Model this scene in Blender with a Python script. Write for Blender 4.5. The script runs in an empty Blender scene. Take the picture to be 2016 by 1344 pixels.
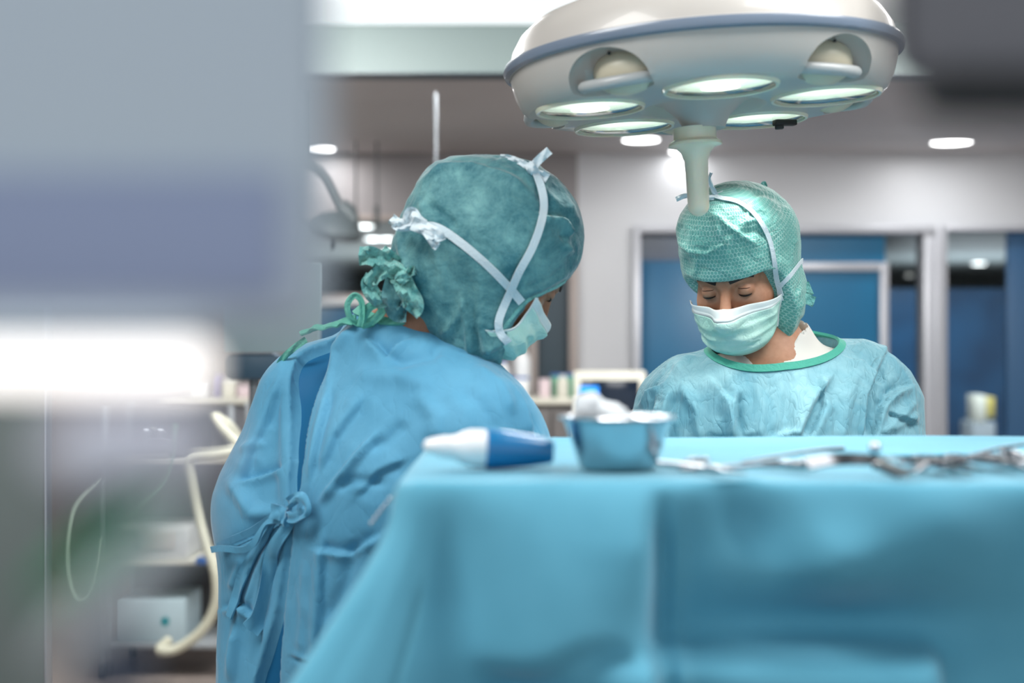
import bpy, bmesh, math, random
import numpy as np
from mathutils import Vector, Matrix

random.seed(7)
S = bpy.context.scene
COL = S.collection
# ------------------------------------------------------------------ camera
CZ = 1.42
FPX = 2800.0
cd = bpy.data.cameras.new('camera'); cam = bpy.data.objects.new('camera', cd); COL.objects.link(cam)
cam.location = (0, 0, CZ); cam.rotation_euler = (math.pi / 2, 0, 0)
cd.sensor_width = 36; cd.lens = 50; cd.clip_start = 0.02; cd.clip_end = 100
cd.dof.use_dof = True; cd.dof.focus_distance = 2.40; cd.dof.aperture_fstop = 2.3
S.camera = cam
# ------------------------------------------------------------------ world and light
W = bpy.data.worlds.new('world'); S.world = W; W.use_nodes = True
W.node_tree.nodes['Background'].inputs[0].default_value = (0.90, 0.95, 1.0, 1)
W.node_tree.nodes['Background'].inputs[1].default_value = 0.88
S.view_settings.view_transform = 'Standard'; S.view_settings.look = 'None'
S.view_settings.exposure = 0.12; S.view_settings.gamma = 1; S.view_settings.use_curve_mapping = False
S.cycles.use_denoising = True
S.cycles.max_bounces = 6; S.cycles.diffuse_bounces = 3; S.cycles.glossy_bounces = 3
S.cycles.transmission_bounces = 5; S.cycles.caustics_reflective = False; S.cycles.caustics_refractive = False
S.cycles.sample_clamp_indirect = 6.0

def area(name, loc, size, power, col=(1, 1, 1), rot=(0, 0, 0), sy=None):
    l = bpy.data.lights.new(name, 'AREA'); l.size = size; l.energy = power; l.color = col
    if sy: l.shape = 'RECTANGLE'; l.size_y = sy
    o = bpy.data.objects.new(name, l); o.location = loc; o.rotation_euler = rot; COL.objects.link(o)
    return o
area('unseen_ceiling_light', (-1.2, 1.2, 2.79), 1.4, 40, (1, 0.99, 0.97), sy=0.7)
area('unseen_ceiling_light', (1.3, 1.5, 2.79), 1.4, 40, (1, 0.99, 0.97), sy=0.7)
area('unseen_ceiling_light', (-0.9, 4.6, 2.79), 1.4, 45, (1, 0.99, 0.97), sy=0.7)
area('unseen_ceiling_light', (1.6, 4.4, 2.79), 1.4, 45, (1, 0.99, 0.97), sy=0.7)
area('unseen_ceiling_light', (-1.3, 5.2, 2.70), 1.6, 48, (1, 0.99, 0.98), rot=(math.radians(42), 0, 0), sy=0.5)  # added fill out of view, tilted to brighten the back wall
area('unseen_lobby_fill', (3.4, 10.4, 2.55), 1.4, 120, (0.9, 0.96, 1))  # added fill hidden behind the lintel, lifts the dark lobby
area('unseen_lobby_upfill', (6.5, 20.0, 1.40), 2.0, 55, (0.85, 0.93, 1), rot=(math.pi, 0, 0))  # added upward fill hidden behind the partition, brightens the far lobby ceiling
area('unseen_corridor_upfill', (-2.4, 19, 0.9), 2.0, 60, (0.95, 0.98, 1), rot=(math.pi, 0, 0))  # no lamp stands there: unseen fill from below for the corridor ceiling
area('unseen_corridor_fill', (-1.6, 10.8, 2.55), 1.4, 130, (0.95, 0.98, 1))  # added above the window, out of view, to brighten the corridor
area('unseen_ceiling_light', (1.7, 5.2, 2.70), 1.6, 52, (1, 0.99, 0.98), rot=(math.radians(42), 0, 0), sy=0.5)  # second tilted fill, added for the right part of the back wall

# ------------------------------------------------------------------ helpers
def px(x, y, d): return np.array([(x - 1008) / FPX * d, d, CZ + (672 - y) / FPX * d])
def lin(c):
    o = []
    for v in c[:3]:
        v = v / 255.0
        o.append(v / 12.92 if v <= 0.04045 else ((v + 0.055) / 1.055) ** 2.4)
    return (*o, 1.0)
MATS = {}
def mat(name, c, rough=0.5, metal=0.0, spec=0.5, emit=0.0, emitc=None, alpha=1.0, trans=0.0, coat=0.0, sheen=0.0, sss=0.0):
    m = bpy.data.materials.new(name); m.use_nodes = True
    b = m.node_tree.nodes['Principled BSDF']
    b.inputs['Base Color'].default_value = lin(c); b.inputs['Roughness'].default_value = rough
    b.inputs['Metallic'].default_value = metal; b.inputs['Specular IOR Level'].default_value = spec
    if emit: b.inputs['Emission Color'].default_value = lin(emitc or c); b.inputs['Emission Strength'].default_value = emit
    if trans: b.inputs['Transmission Weight'].default_value = trans
    if coat: b.inputs['Coat Weight'].default_value = coat
    if sheen: b.inputs['Sheen Weight'].default_value = sheen; b.inputs['Sheen Roughness'].default_value = 0.4
    if sss:
        b.inputs['Subsurface Weight'].default_value = sss; b.inputs['Subsurface Scale'].default_value = 0.01
        b.inputs['Subsurface Radius'].default_value = (1.0, 0.35, 0.2)
    MATS[name] = m
    return m
def nd(m, t, **kw):
    n = m.node_tree.nodes.new(t)
    for k, v in kw.items():
        if hasattr(n, k): setattr(n, k, v)
        else: n.inputs[k].default_value = v
    return n
def lk(m, a, b): m.node_tree.links.new(a, b)
def vary(m, c1, c2, scale=8, detail=4, rough=0.6, lo=0.35, hi=0.65, dist=0.0, stretch=(1, 1, 1)):
    """noise between two colours in the base colour"""
    tc = nd(m, 'ShaderNodeTexCoord'); mp = nd(m, 'ShaderNodeMapping'); mp.inputs['Scale'].default_value = stretch
    lk(m, tc.outputs['Object'], mp.inputs['Vector'])
    n = nd(m, 'ShaderNodeTexNoise'); n.inputs['Scale'].default_value = scale; n.inputs['Detail'].default_value = detail
    n.inputs['Roughness'].default_value = rough; n.inputs['Distortion'].default_value = dist
    lk(m, mp.outputs[0], n.inputs['Vector'])
    r = nd(m, 'ShaderNodeValToRGB'); r.color_ramp.elements[0].position = lo; r.color_ramp.elements[1].position = hi
    r.color_ramp.elements[0].color = lin(c1); r.color_ramp.elements[1].color = lin(c2)
    lk(m, n.outputs['Fac'], r.inputs['Fac'])
    b = m.node_tree.nodes['Principled BSDF']; lk(m, r.outputs['Color'], b.inputs['Base Color'])
    return r
def crumple(m, scale=18, dist=0.004, strength=0.6, fine=220, fine_d=0.0004, stretch=(1, 1, 1)):
    """creased-paper bump: ridged noise at two sizes plus a fine grain"""
    tc = nd(m, 'ShaderNodeTexCoord'); mp = nd(m, 'ShaderNodeMapping'); mp.inputs['Scale'].default_value = stretch
    lk(m, tc.outputs['Object'], mp.inputs['Vector'])
    prev = None
    for sc, w in ((scale, 1.0), (scale * 2.7, 0.45)):
        n = nd(m, 'ShaderNodeTexNoise'); n.inputs['Scale'].default_value = sc; n.inputs['Detail'].default_value = 1.5
        n.inputs['Distortion'].default_value = 0.9
        lk(m, mp.outputs[0], n.inputs['Vector'])
        a = nd(m, 'ShaderNodeMath', operation='SUBTRACT'); a.inputs[1].default_value = 0.5; lk(m, n.outputs['Fac'], a.inputs[0])
        b_ = nd(m, 'ShaderNodeMath', operation='ABSOLUTE'); lk(m, a.outputs[0], b_.inputs[0])
        c_ = nd(m, 'ShaderNodeMath', operation='POWER'); c_.inputs[1].default_value = 0.6; lk(m, b_.outputs[0], c_.inputs[0])
        d_ = nd(m, 'ShaderNodeMath', operation='MULTIPLY'); d_.inputs[1].default_value = w; lk(m, c_.outputs[0], d_.inputs[0])
        if prev is None: prev = d_
        else:
            s_ = nd(m, 'ShaderNodeMath', operation='ADD'); lk(m, prev.outputs[0], s_.inputs[0]); lk(m, d_.outputs[0], s_.inputs[1]); prev = s_
    bp = nd(m, 'ShaderNodeBump'); bp.inputs['Distance'].default_value = dist; bp.inputs['Strength'].default_value = strength
    lk(m, prev.outputs[0], bp.inputs['Height'])
    f = nd(m, 'ShaderNodeTexNoise'); f.inputs['Scale'].default_value = fine; f.inputs['Detail'].default_value = 2
    lk(m, mp.outputs[0], f.inputs['Vector'])
    bp2 = nd(m, 'ShaderNodeBump'); bp2.inputs['Distance'].default_value = fine_d; bp2.inputs['Strength'].default_value = 0.5
    lk(m, f.outputs['Fac'], bp2.inputs['Height']); lk(m, bp.outputs[0], bp2.inputs['Normal'])
    lk(m, bp2.outputs[0], m.node_tree.nodes['Principled BSDF'].inputs['Normal'])

def obj(name, verts, faces, m, parent=None, smooth=True, auto=None):
    me = bpy.data.meshes.new(name); me.from_pydata([tuple(map(float, v)) for v in verts], [], [tuple(map(int, f)) for f in faces]); me.update()
    o = bpy.data.objects.new(name, me); COL.objects.link(o)
    if m is not None: me.materials.append(m)
    me.polygons.foreach_set('use_smooth', [smooth] * len(me.polygons))
    if auto is not None:
        me.set_sharp_from_angle(angle=math.radians(auto))
    if parent is not None: o.parent = parent
    return o
def bmo(name, bm, m, parent=None, smooth=True, auto=35):
    me = bpy.data.meshes.new(name); bm.to_mesh(me); bm.free()
    o = bpy.data.objects.new(name, me); COL.objects.link(o)
    for mm in (m if isinstance(m, (list, tuple)) else [m]): me.materials.append(mm)
    me.polygons.foreach_set('use_smooth', [smooth] * len(me.polygons))
    if smooth and auto: me.set_sharp_from_angle(angle=math.radians(auto))
    if parent is not None: o.parent = parent
    return o
def empty(name, loc=(0, 0, 0)):
    o = bpy.data.objects.new(name, None); COL.objects.link(o); o.location = loc; o.empty_display_size = 0.05
    return o
def tag(o, label=None, cat=None, group=None, kind=None):
    if label: o['label'] = label
    if cat: o['category'] = cat
    if group: o['group'] = group
    if kind: o['kind'] = kind
    return o
def box(bm, c, s, bev=0.0, rot=None, seg=2):
    t = bmesh.new(); bmesh.ops.create_cube(t, size=1.0)
    for v in t.verts: v.co = Vector((v.co.x * s[0], v.co.y * s[1], v.co.z * s[2]))
    if bev: bmesh.ops.bevel(t, geom=list(t.edges), offset=bev, segments=seg, affect='EDGES', profile=0.5)
    M = Matrix.Translation(Vector(c)) @ (rot.to_4x4() if rot is not None else Matrix())
    t.transform(M); tmp = bpy.data.meshes.new('t'); t.to_mesh(tmp); t.free(); bm.from_mesh(tmp); bpy.data.meshes.remove(tmp)
def BX(name, c, s, m, parent=None, bev=0.0, rot=None, seg=2):
    bm = bmesh.new(); box(bm, c, s, bev, rot, seg); return bmo(name, bm, m, parent)
def span(name, a, b, m, parent=None, bev=0.0):
    a = np.array(a, float); b = np.array(b, float)
    return BX(name, (a + b) / 2, np.abs(b - a), m, parent, bev)
def struct(name, a, b, m, bev=0.0):
    return tag(span(name, a, b, m, None, bev), kind='structure')
def lathe(bm, prof, n=48, M=None, closed=False):
    rings = []
    for r, z in prof:
        ring = []
        for i in range(n):
            a = 2 * math.pi * i / n
            v = Vector((r * math.cos(a), r * math.sin(a), z))
            if M is not None: v = M @ v
            ring.append(bm.verts.new(v))
        rings.append(ring)
    for k in range(len(rings) - 1 + (1 if closed else 0)):
        A = rings[k]; B_ = rings[(k + 1) % len(rings)]
        for i in range(n):
            bm.faces.new((A[i], A[(i + 1) % n], B_[(i + 1) % n], B_[i]))
    if not closed:
        if prof[0][0] > 1e-6: bm.faces.new(list(reversed(rings[0])))
        if prof[-1][0] > 1e-6: bm.faces.new(rings[-1])
    bmesh.ops.remove_doubles(bm, verts=bm.verts, dist=1e-6)
def LT(name, prof, m, parent=None, n=48, M=None, closed=False, auto=35):
    bm = bmesh.new(); lathe(bm, prof, n, M, closed); bmesh.ops.recalc_face_normals(bm, faces=bm.faces)
    return bmo(name, bm, m, parent, auto=auto)
def catmull(pts, n=8):
    P = [np.array(p, float) for p in pts]
    if len(P) < 3:
        return np.array([P[0] + (P[-1] - P[0]) * t for t in np.linspace(0, 1, n + 1)])
    Q = [2 * P[0] - P[1]] + P + [2 * P[-1] - P[-2]]
    out = []
    for i in range(1, len(Q) - 2):
        p0, p1, p2, p3 = Q[i - 1], Q[i], Q[i + 1], Q[i + 2]
        for k in range(n):
            t = k / n
            out.append(0.5 * ((2 * p1) + (-p0 + p2) * t + (2 * p0 - 5 * p1 + 4 * p2 - p3) * t * t + (-p0 + 3 * p1 - 3 * p2 + p3) * t ** 3))
    out.append(P[-1])
    return np.array(out)
def tube(bm, pts, r, n=10, closed=False, smooth=6, caps=True):
    P = catmull(pts, smooth) if smooth > 1 else np.array(pts, float)
    R = r if callable(r) else (lambda t, r=r: r)
    N = len(P); T = np.gradient(P, axis=0)
    if closed: T[0] = T[-1] = P[1] - P[-2]
    T /= np.linalg.norm(T, axis=1)[:, None] + 1e-12
    up = np.array([0, 0, 1.0]) if abs(T[0][2]) < 0.9 else np.array([1.0, 0, 0])
    u = np.cross(T[0], up); u /= np.linalg.norm(u)
    rings = []
    for i in range(N):
        u = u - T[i] * np.dot(u, T[i]); u /= np.linalg.norm(u); w = np.cross(T[i], u)
        rr = R(i / (N - 1))
        rings.append([bm.verts.new(Vector(P[i] + rr * (math.cos(a) * u + math.sin(a) * w))) for a in [2 * math.pi * k / n for k in range(n)]])
    for i in range(N - 1):
        for k in range(n):
            bm.faces.new((rings[i][k], rings[i][(k + 1) % n], rings[i + 1][(k + 1) % n], rings[i + 1][k]))
    if caps and not closed:
        bm.faces.new(list(reversed(rings[0]))); bm.faces.new(rings[-1])
def TB(name, pts, r, m, parent=None, n=10, closed=False, smooth=6):
    bm = bmesh.new(); tube(bm, pts, r, n, closed, smooth); bmesh.ops.recalc_face_normals(bm, faces=bm.faces)
    return bmo(name, bm, m, parent, auto=50)
def ribbon(name, pts, nrm, width, th, m, parent=None, n=6, wp=None, wob=0.0, seed=0):
    """flat strap following pts; nrm = surface normal at every point; wp(t) scales the width"""
    P = catmull(pts, n); Nn = catmull(nrm, n); Nn /= np.linalg.norm(Nn, axis=1)[:, None] + 1e-9
    T = np.gradient(P, axis=0); T /= np.linalg.norm(T, axis=1)[:, None] + 1e-9
    rs = np.random.RandomState(seed); ph = rs.rand(4) * 6.28
    V = []; F = []; C = 5
    for i in range(len(P)):
        t = i / (len(P) - 1)
        s = np.cross(T[i], Nn[i]); s /= np.linalg.norm(s) + 1e-9
        w = width * (wp(t) if wp else 1.0)
        for side in (1, -1):
            for c in range(C):
                a = (c / (C - 1) - 0.5)
                z = side * th / 2 + wob * math.sin(t * 23 + ph[0] + a * 5) * a + wob * 0.8 * math.sin(a * 7 + ph[1] + t * 9)
                V.append(P[i] + s * w * a + Nn[i] * z)
    K = 2 * C
    def idx(i, side, c): return i * K + (0 if side > 0 else C) + c
    for i in range(len(P) - 1):
        for c in range(C - 1):
            F.append((idx(i, 1, c), idx(i + 1, 1, c), idx(i + 1, 1, c + 1), idx(i, 1, c + 1)))
            F.append((idx(i, -1, c), idx(i, -1, c + 1), idx(i + 1, -1, c + 1), idx(i + 1, -1, c)))
        F.append((idx(i, 1, 0), idx(i, -1, 0), idx(i + 1, -1, 0), idx(i + 1, 1, 0)))
        F.append((idx(i, 1, C - 1), idx(i + 1, 1, C - 1), idx(i + 1, -1, C - 1), idx(i, -1, C - 1)))
    for i in (0, len(P) - 1):
        q = [idx(i, 1, c) for c in range(C)] + [idx(i, -1, c) for c in reversed(range(C))]
        F.append(q if i == 0 else q[::-1])
    return obj(name, V, F, m, parent, auto=60)

# ------------------------------------------------------------------ implicit surfaces
def ell(P, c, r):
    q = P - np.asarray(c); r = np.asarray(r, float)
    k0 = np.sqrt(((q / r) ** 2).sum(1)); k1 = np.sqrt(((q / (r * r)) ** 2).sum(1)) + 1e-9
    return k0 * (k0 - 1) / k1
def rc(P, a, b, ra, rb):
    a = np.asarray(a, float); b = np.asarray(b, float); ba = b - a; pa = P - a
    h = np.clip((pa @ ba) / (ba @ ba + 1e-12), 0, 1)
    return np.sqrt(((pa - h[:, None] * ba) ** 2).sum(1)) - (ra + (rb - ra) * h)
def smin(a, b, k):
    h = np.maximum(k - np.abs(a - b), 0) / k
    return np.minimum(a, b) - h * h * k * 0.25
def smax(a, b, k): return -smin(-a, -b, k)
def rbox(P, c, hs, r):
    q = np.abs(P - np.asarray(c)) - (np.asarray(hs) - r)
    return np.sqrt((np.maximum(q, 0) ** 2).sum(1)) + np.minimum(q.max(1), 0) - r
def grad(f, P, e=0.0008):
    g = np.zeros_like(P)
    for k in range(3):
        d = np.zeros(3); d[k] = e
        g[:, k] = (f(P + d) - f(P - d)) / (2 * e)
    return g
def project(f, P, it=3, lim=0.01):
    P = P.copy()
    for _ in range(it):
        g = grad(f, P); v = f(P); s = -(v / ((g ** 2).sum(1) + 1e-6))[:, None] * g
        n = np.sqrt((s ** 2).sum(1))[:, None] + 1e-12
        P += s * np.minimum(1, lim / n)
    return P
def surf(f, lo, hi, h, B=16):
    """surface nets of f=0 on a grid, skipping blocks far from the surface; returns vertices, quads"""
    lo = np.array(lo, float); hi = np.array(hi, float)
    nb = np.ceil((hi - lo) / (h * B)).astype(int); NC = nb * B + 2
    bi = np.stack(np.meshgrid(*[np.arange(n) for n in nb], indexing='ij'), -1).reshape(-1, 3)
    cen = lo + (bi + 0.5) * B * h
    dist = np.abs(f(cen)); act = bi[dist < B * h * 0.5 * 1.7321 * 1.35 + 2 * h]
    g = np.stack(np.meshgrid(*[np.arange(B + 1)] * 3, indexing='ij'), -1).reshape(-1, 3)
    ids = []; pos = []; quads = []
    cid = lambda c: (c[..., 0].astype(np.int64) + 1) * (NC[1] + 2) * (NC[2] + 2) + (c[..., 1] + 1) * (NC[2] + 2) + (c[..., 2] + 1)
    corners = [(a, b, c) for a in (0, 1) for b in (0, 1) for c in (0, 1)]
    edges = [(i, j) for i in range(8) for j in range(i + 1, 8) if sum(abs(corners[i][k] - corners[j][k]) for k in range(3)) == 1]
    CH = 24
    for s in range(0, len(act), CH):
        blk = act[s:s + CH]
        pts = (blk[:, None, :] * B + g[None]).reshape(-1, 3)
        Fv = f(lo + pts * h).reshape(len(blk), B + 1, B + 1, B + 1)
        for bidx in range(len(blk)):
            F = Fv[bidx]; I = F < 0
            if I.all() or not I.any(): continue
            base = blk[bidx] * B
            cs = np.stack([I[a:a + B, b:b + B, c:c + B] for a, b, c in corners], -1)
            am = cs.any(-1) & ~cs.all(-1)
            cc = np.argwhere(am)
            if len(cc) == 0: continue
            vals = np.stack([F[cc[:, 0] + a, cc[:, 1] + b, cc[:, 2] + c] for a, b, c in corners], -1)
            acc = np.zeros((len(cc), 3)); cnt = np.zeros(len(cc))
            for i, j in edges:
                vi, vj = vals[:, i], vals[:, j]; m = (vi < 0) != (vj < 0)
                t = np.where(m, vi / np.where(m, vi - vj, 1), 0)
                p = np.array(corners[i]) + t[:, None] * (np.array(corners[j]) - np.array(corners[i]))
                acc += p * m[:, None]; cnt += m
            ids.append(cid(cc + base)); pos.append(lo + (cc + base + acc / cnt[:, None]) * h)
            for ax in range(3):
                o1, o2 = (ax + 1) % 3, (ax + 2) % 3
                sl0 = [slice(0, B)] * 3; sl1 = [slice(0, B)] * 3; sl1[ax] = slice(1, B + 1)
                A = I[tuple(sl0)]; C2 = I[tuple(sl1)]
                for m, flip in ((A & ~C2, False), (~A & C2, True)):
                    e = np.argwhere(m)
                    if len(e) == 0: continue
                    e = e + base
                    d1 = np.zeros(3, int); d1[o1] = 1; d2 = np.zeros(3, int); d2[o2] = 1
                    q = np.stack([cid(e - d1 - d2), cid(e - d2), cid(e), cid(e - d1)], -1)
                    quads.append(q[:, ::-1] if flip else q)
    ids = np.concatenate(ids); pos = np.concatenate(pos); quads = np.concatenate(quads)
    order = np.argsort(ids); ids = ids[order]; pos = pos[order]
    k = np.searchsorted(ids, quads); k = np.clip(k, 0, len(ids) - 1)
    ok = (ids[k] == quads).all(1)
    return project(f, pos, 3, h), k[ok]
def vnormals(V, F):
    n = np.cross(V[F[:, 2]] - V[F[:, 0]], V[F[:, 3]] - V[F[:, 1]])
    N = np.zeros_like(V)
    for k in range(4): np.add.at(N, F[:, k], n)
    return N / (np.linalg.norm(N, axis=1)[:, None] + 1e-12)
def meshobj(name, V, F, m, parent=None, auto=None):
    me = bpy.data.meshes.new(name)
    me.vertices.add(len(V)); me.vertices.foreach_set('co', V.astype(np.float32).ravel())
    me.loops.add(F.size); me.loops.foreach_set('vertex_index', F.astype(np.int32).ravel())
    me.polygons.add(len(F)); me.polygons.foreach_set('loop_start', np.arange(0, F.size, 4, dtype=np.int32))
    me.polygons.foreach_set('loop_total', np.full(len(F), 4, dtype=np.int32))
    me.update(calc_edges=True); me.validate()
    me.polygons.foreach_set('use_smooth', [True] * len(me.polygons))
    if auto: me.set_sharp_from_angle(angle=math.radians(auto))
    for mm in (m if isinstance(m, (list, tuple)) else [m]): me.materials.append(mm)
    o = bpy.data.objects.new(name, me); COL.objects.link(o)
    if parent is not None: o.parent = parent
    return o
def march(f, xy, d0, d1, n=260):
    """where the sight lines through pixels xy first meet f=0; returns points, outward normals, hit mask"""
    xy = np.atleast_2d(np.array(xy, float))
    D = np.stack([(xy[:, 0] - 1008) / FPX, np.ones(len(xy)), (672 - xy[:, 1]) / FPX], -1)
    O = np.array([0, 0, CZ]); ts = np.linspace(d0, d1, n)
    P = O + D[:, None, :] * ts[None, :, None]
    v = f(P.reshape(-1, 3)).reshape(len(xy), n)
    neg = v < 0; hit = neg.any(1); k = np.where(hit, neg.argmax(1), np.abs(v).argmin(1))
    a = ts[np.maximum(k - 1, 0)]; b = ts[k]
    for _ in range(14):
        mid = (a + b) / 2; vm = f(O + D * mid[:, None]); a = np.where(vm < 0, a, mid); b = np.where(vm < 0, mid, b)
    t = np.where(hit, (a + b) / 2, ts[k])
    R = O + D * t[:, None]; g = grad(f, R, 0.002); g /= np.linalg.norm(g, axis=1)[:, None] + 1e-9
    return R, g, hit
from mathutils.bvhtree import BVHTree
def tree(V, F): return BVHTree.FromPolygons(V.tolist(), F.tolist())
def cast(trees, xy):
    """first point of the finished cloth on the sight line through each pixel"""
    out = []
    for x, y in xy:
        D = Vector(((x - 1008) / FPX, 1, (672 - y) / FPX)).normalized(); best = None
        for t in trees:
            h = t.ray_cast(Vector((0, 0, CZ)), D)
            if h[0] is not None and (best is None or h[3] < best[3]): best = h
        out.append(best)
    for i, b in enumerate(out):
        if b is None:
            k = min((j for j in range(len(out)) if out[j] is not None), key=lambda j: abs(j - i))
            d = out[k][0].y; out[i] = (Vector(px(xy[i][0], xy[i][1], d)), out[k][1])
    return [np.array(b[0]) for b in out], [np.array(b[1]) for b in out]
# value noise
_rs = np.random.RandomState(11); _H = _rs.rand(4096)
def vnoise(P):
    i = np.floor(P).astype(np.int64); f = P - i; f = f * f * (3 - 2 * f)
    def h(a, b, c): return _H[(a * 73856093 ^ b * 19349663 ^ c * 83492791) & 4095]
    o = 0
    for a in (0, 1):
        wa = f[:, 0] if a else 1 - f[:, 0]
        for b in (0, 1):
            wb = f[:, 1] if b else 1 - f[:, 1]
            for c in (0, 1):
                wc = f[:, 2] if c else 1 - f[:, 2]
                o = o + wa * wb * wc * h(i[:, 0] + a, i[:, 1] + b, i[:, 2] + c)
    return o
def ridged(P, s, warp=0.35):
    q = P * s; w = np.stack([vnoise(q + 17.3), vnoise(q + 5.1), vnoise(q + 31.7)], -1) - 0.5
    return 1 - np.abs(2 * vnoise(q + w * warp * 4) - 1)
def topx(P): return np.stack([1008 + FPX * P[:, 0] / P[:, 1], 672 - FPX * (P[:, 2] - CZ) / P[:, 1]], -1)
def fold_field(P, folds):
    """sum of cloth folds; each = (kind, [(x,y),...], width, amplitude_mm); traced where the cloth stands"""
    uv = topx(P); out = np.zeros(len(P))
    for kind, pts, w, amp in folds:
        pts = np.array(pts, float); L = np.r_[0, np.cumsum(np.linalg.norm(np.diff(pts, axis=0), axis=1))]
        best = np.full(len(P), 1e9); sg = np.zeros(len(P)); tt = np.zeros(len(P))
        for i in range(len(pts) - 1):
            a, b = pts[i], pts[i + 1]; ba = b - a; pa = uv - a
            h = np.clip(pa @ ba / (ba @ ba), 0, 1); dv = pa - h[:, None] * ba; dd = np.sqrt((dv ** 2).sum(1))
            cr = ba[0] * pa[:, 1] - ba[1] * pa[:, 0]
            m = dd < best; best = np.where(m, dd, best); sg = np.where(m, np.sign(cr), sg); tt = np.where(m, L[i] + h * (L[i + 1] - L[i]), tt)
        t = tt / L[-1]; taper = np.clip(np.minimum(t, 1 - t) * 5 + 0.15, 0, 1)
        if kind == 'r': p = np.exp(-(best / w) ** 2)
        elif kind == 's': s = best * sg; p = np.tanh(s / (w * 0.22)) * np.exp(-(best / (w * 1.6)) ** 2)
        elif kind == 'v': p = np.exp(-best / w)
        out += amp * 0.001 * p * taper
    return out
# ------------------------------------------------------------------ materials of the room
m_wall = mat('wall_paint', (214, 216, 219), 0.42); vary(m_wall, (208, 210, 214), (219, 221, 224), 0.7, 2)
m_wall_taupe = mat('wall_panel_taupe', (150, 146, 146), 0.5); vary(m_wall_taupe, (144, 140, 141), (156, 151, 151), 0.9, 2)
m_ceil = mat('ceiling_white', (232, 236, 238), 0.6)
m_ceil_low = mat('ceiling_low', (206, 202, 202), 0.5); vary(m_ceil_low, (200, 196, 196), (214, 210, 210), 0.8, 2)
m_beam = mat('bulkhead_paint', (126, 140, 138), 0.5)
m_floor = mat('vinyl_floor', (140, 130, 124), 0.35); vary(m_floor, (132, 122, 117), (150, 140, 134), 3, 4)
m_alu = mat('aluminium_frame', (190, 192, 198), 0.35, 0.3)
m_blue = mat('blue_door_laminate', (4, 104, 150), 0.35); vary(m_blue, (0, 98, 142), (10, 116, 160), 1.2, 2)
m_bluedk = mat('dark_blue_panel', (22, 62, 96), 0.3); vary(m_bluedk, (16, 50, 80), (28, 74, 110), 1.5, 2)
m_slate = mat('slate_panel', (62, 78, 88), 0.3)
m_taupe_frame = mat('door_frame_taupe', (166, 154, 148), 0.4)
m_cab = mat('cabinet_taupe', (98, 94, 92), 0.45); vary(m_cab, (88, 84, 83), (110, 105, 102), 2, 2)
m_white = mat('white_plastic', (228, 230, 230), 0.35)
m_cream = mat('cream_plastic', (214, 212, 198), 0.4)
m_grey = mat('grey_plastic', (150, 156, 160), 0.4)
m_dark = mat('dark_plastic', (38, 42, 48), 0.35)
m_black = mat('black_rubber', (16, 17, 19), 0.5)
m_navy = mat('navy_screen', (10, 26, 44), 0.12)
m_steel = mat('stainless_steel', (196, 202, 208), 0.2, 1.0)
m_steel_r = mat('brushed_steel', (180, 186, 192), 0.35, 0.9)
m_glow = mat('light_diffuser', (255, 255, 255), 0.5, emit=9.0)
m_glow_dim = mat('far_light_diffuser', (255, 253, 248), 0.5, emit=14.0)
m_corr = mat('corridor_wall', (140, 148, 150), 0.5)
m_corr_c = mat('corridor_ceiling', (150, 156, 156), 0.5)
m_glass = bpy.data.materials.new('window_glass'); m_glass.use_nodes = True
_b = m_glass.node_tree.nodes['Principled BSDF']
_b.inputs['Transmission Weight'].default_value = 1.0; _b.inputs['Roughness'].default_value = 0.0; _b.inputs['IOR'].default_value = 1.15
_b.inputs['Base Color'].default_value = (0.86, 0.93, 0.95, 1)

YB = 8.9      # back wall
ZH = 2.82     # high ceiling
ZL = 2.60     # lowered ceiling
YK = 6.25     # bulkhead
def X(xp, d): return (xp - 1008) / FPX * d
def Z(yp, d): return CZ + (672 - yp) / FPX * d
struct('floor', (-4.6, -3.0, -0.06), (11.0, 28.2, 0.0), m_floor)
struct('ceiling', (-4.6, -0.6, ZH), (4.6, YK, ZH + 0.08), m_ceil)
struct('trim_1', (-4.6, YK, ZL), (4.6, YK + 0.12, ZH + 0.08), m_beam)       # bulkhead where the ceiling drops
struct('trim_2', (-4.6, YK - 0.012, ZL - 0.006), (4.6, YK + 0.14, ZL - 0.0005), m_slate)
struct('ceiling_corridor', (-4.6, YK + 0.12, ZL), (4.6, YB, ZL + 0.08), m_ceil_low)
struct('wall_left', (-4.66, -3.0, 0), (-4.6, YB, ZH), m_wall_taupe)
struct('wall_right', (4.6, -3.0, 0), (4.66, YB, ZH), m_wall)
# back wall in pieces around the window and the doors
def wallp(name, x0, x1, y0, y1, m):
    struct(name, (X(x0, YB), YB, Z(y1, YB) if y1 is not None else 0), (X(x1, YB), YB + 0.10, Z(y0, YB) if y0 is not None else ZL), m)
wallp('wall_back', -440, 560, None, None, m_wall_taupe)
wallp('wall_back_header', 560, 1137, None, 428, m_wall_taupe)
wallp('wall_back_sill', 560, 1040, 588, None, m_wall_taupe)
wallp('wall_back_panel', 1040, 1137, 428, 456, m_wall_taupe)
wallp('wall_back_pier', 1137, 1247, None, None, m_wall)
wallp('wall_back_lintel', 1247, 2450, None, 446, m_wall)
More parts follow.
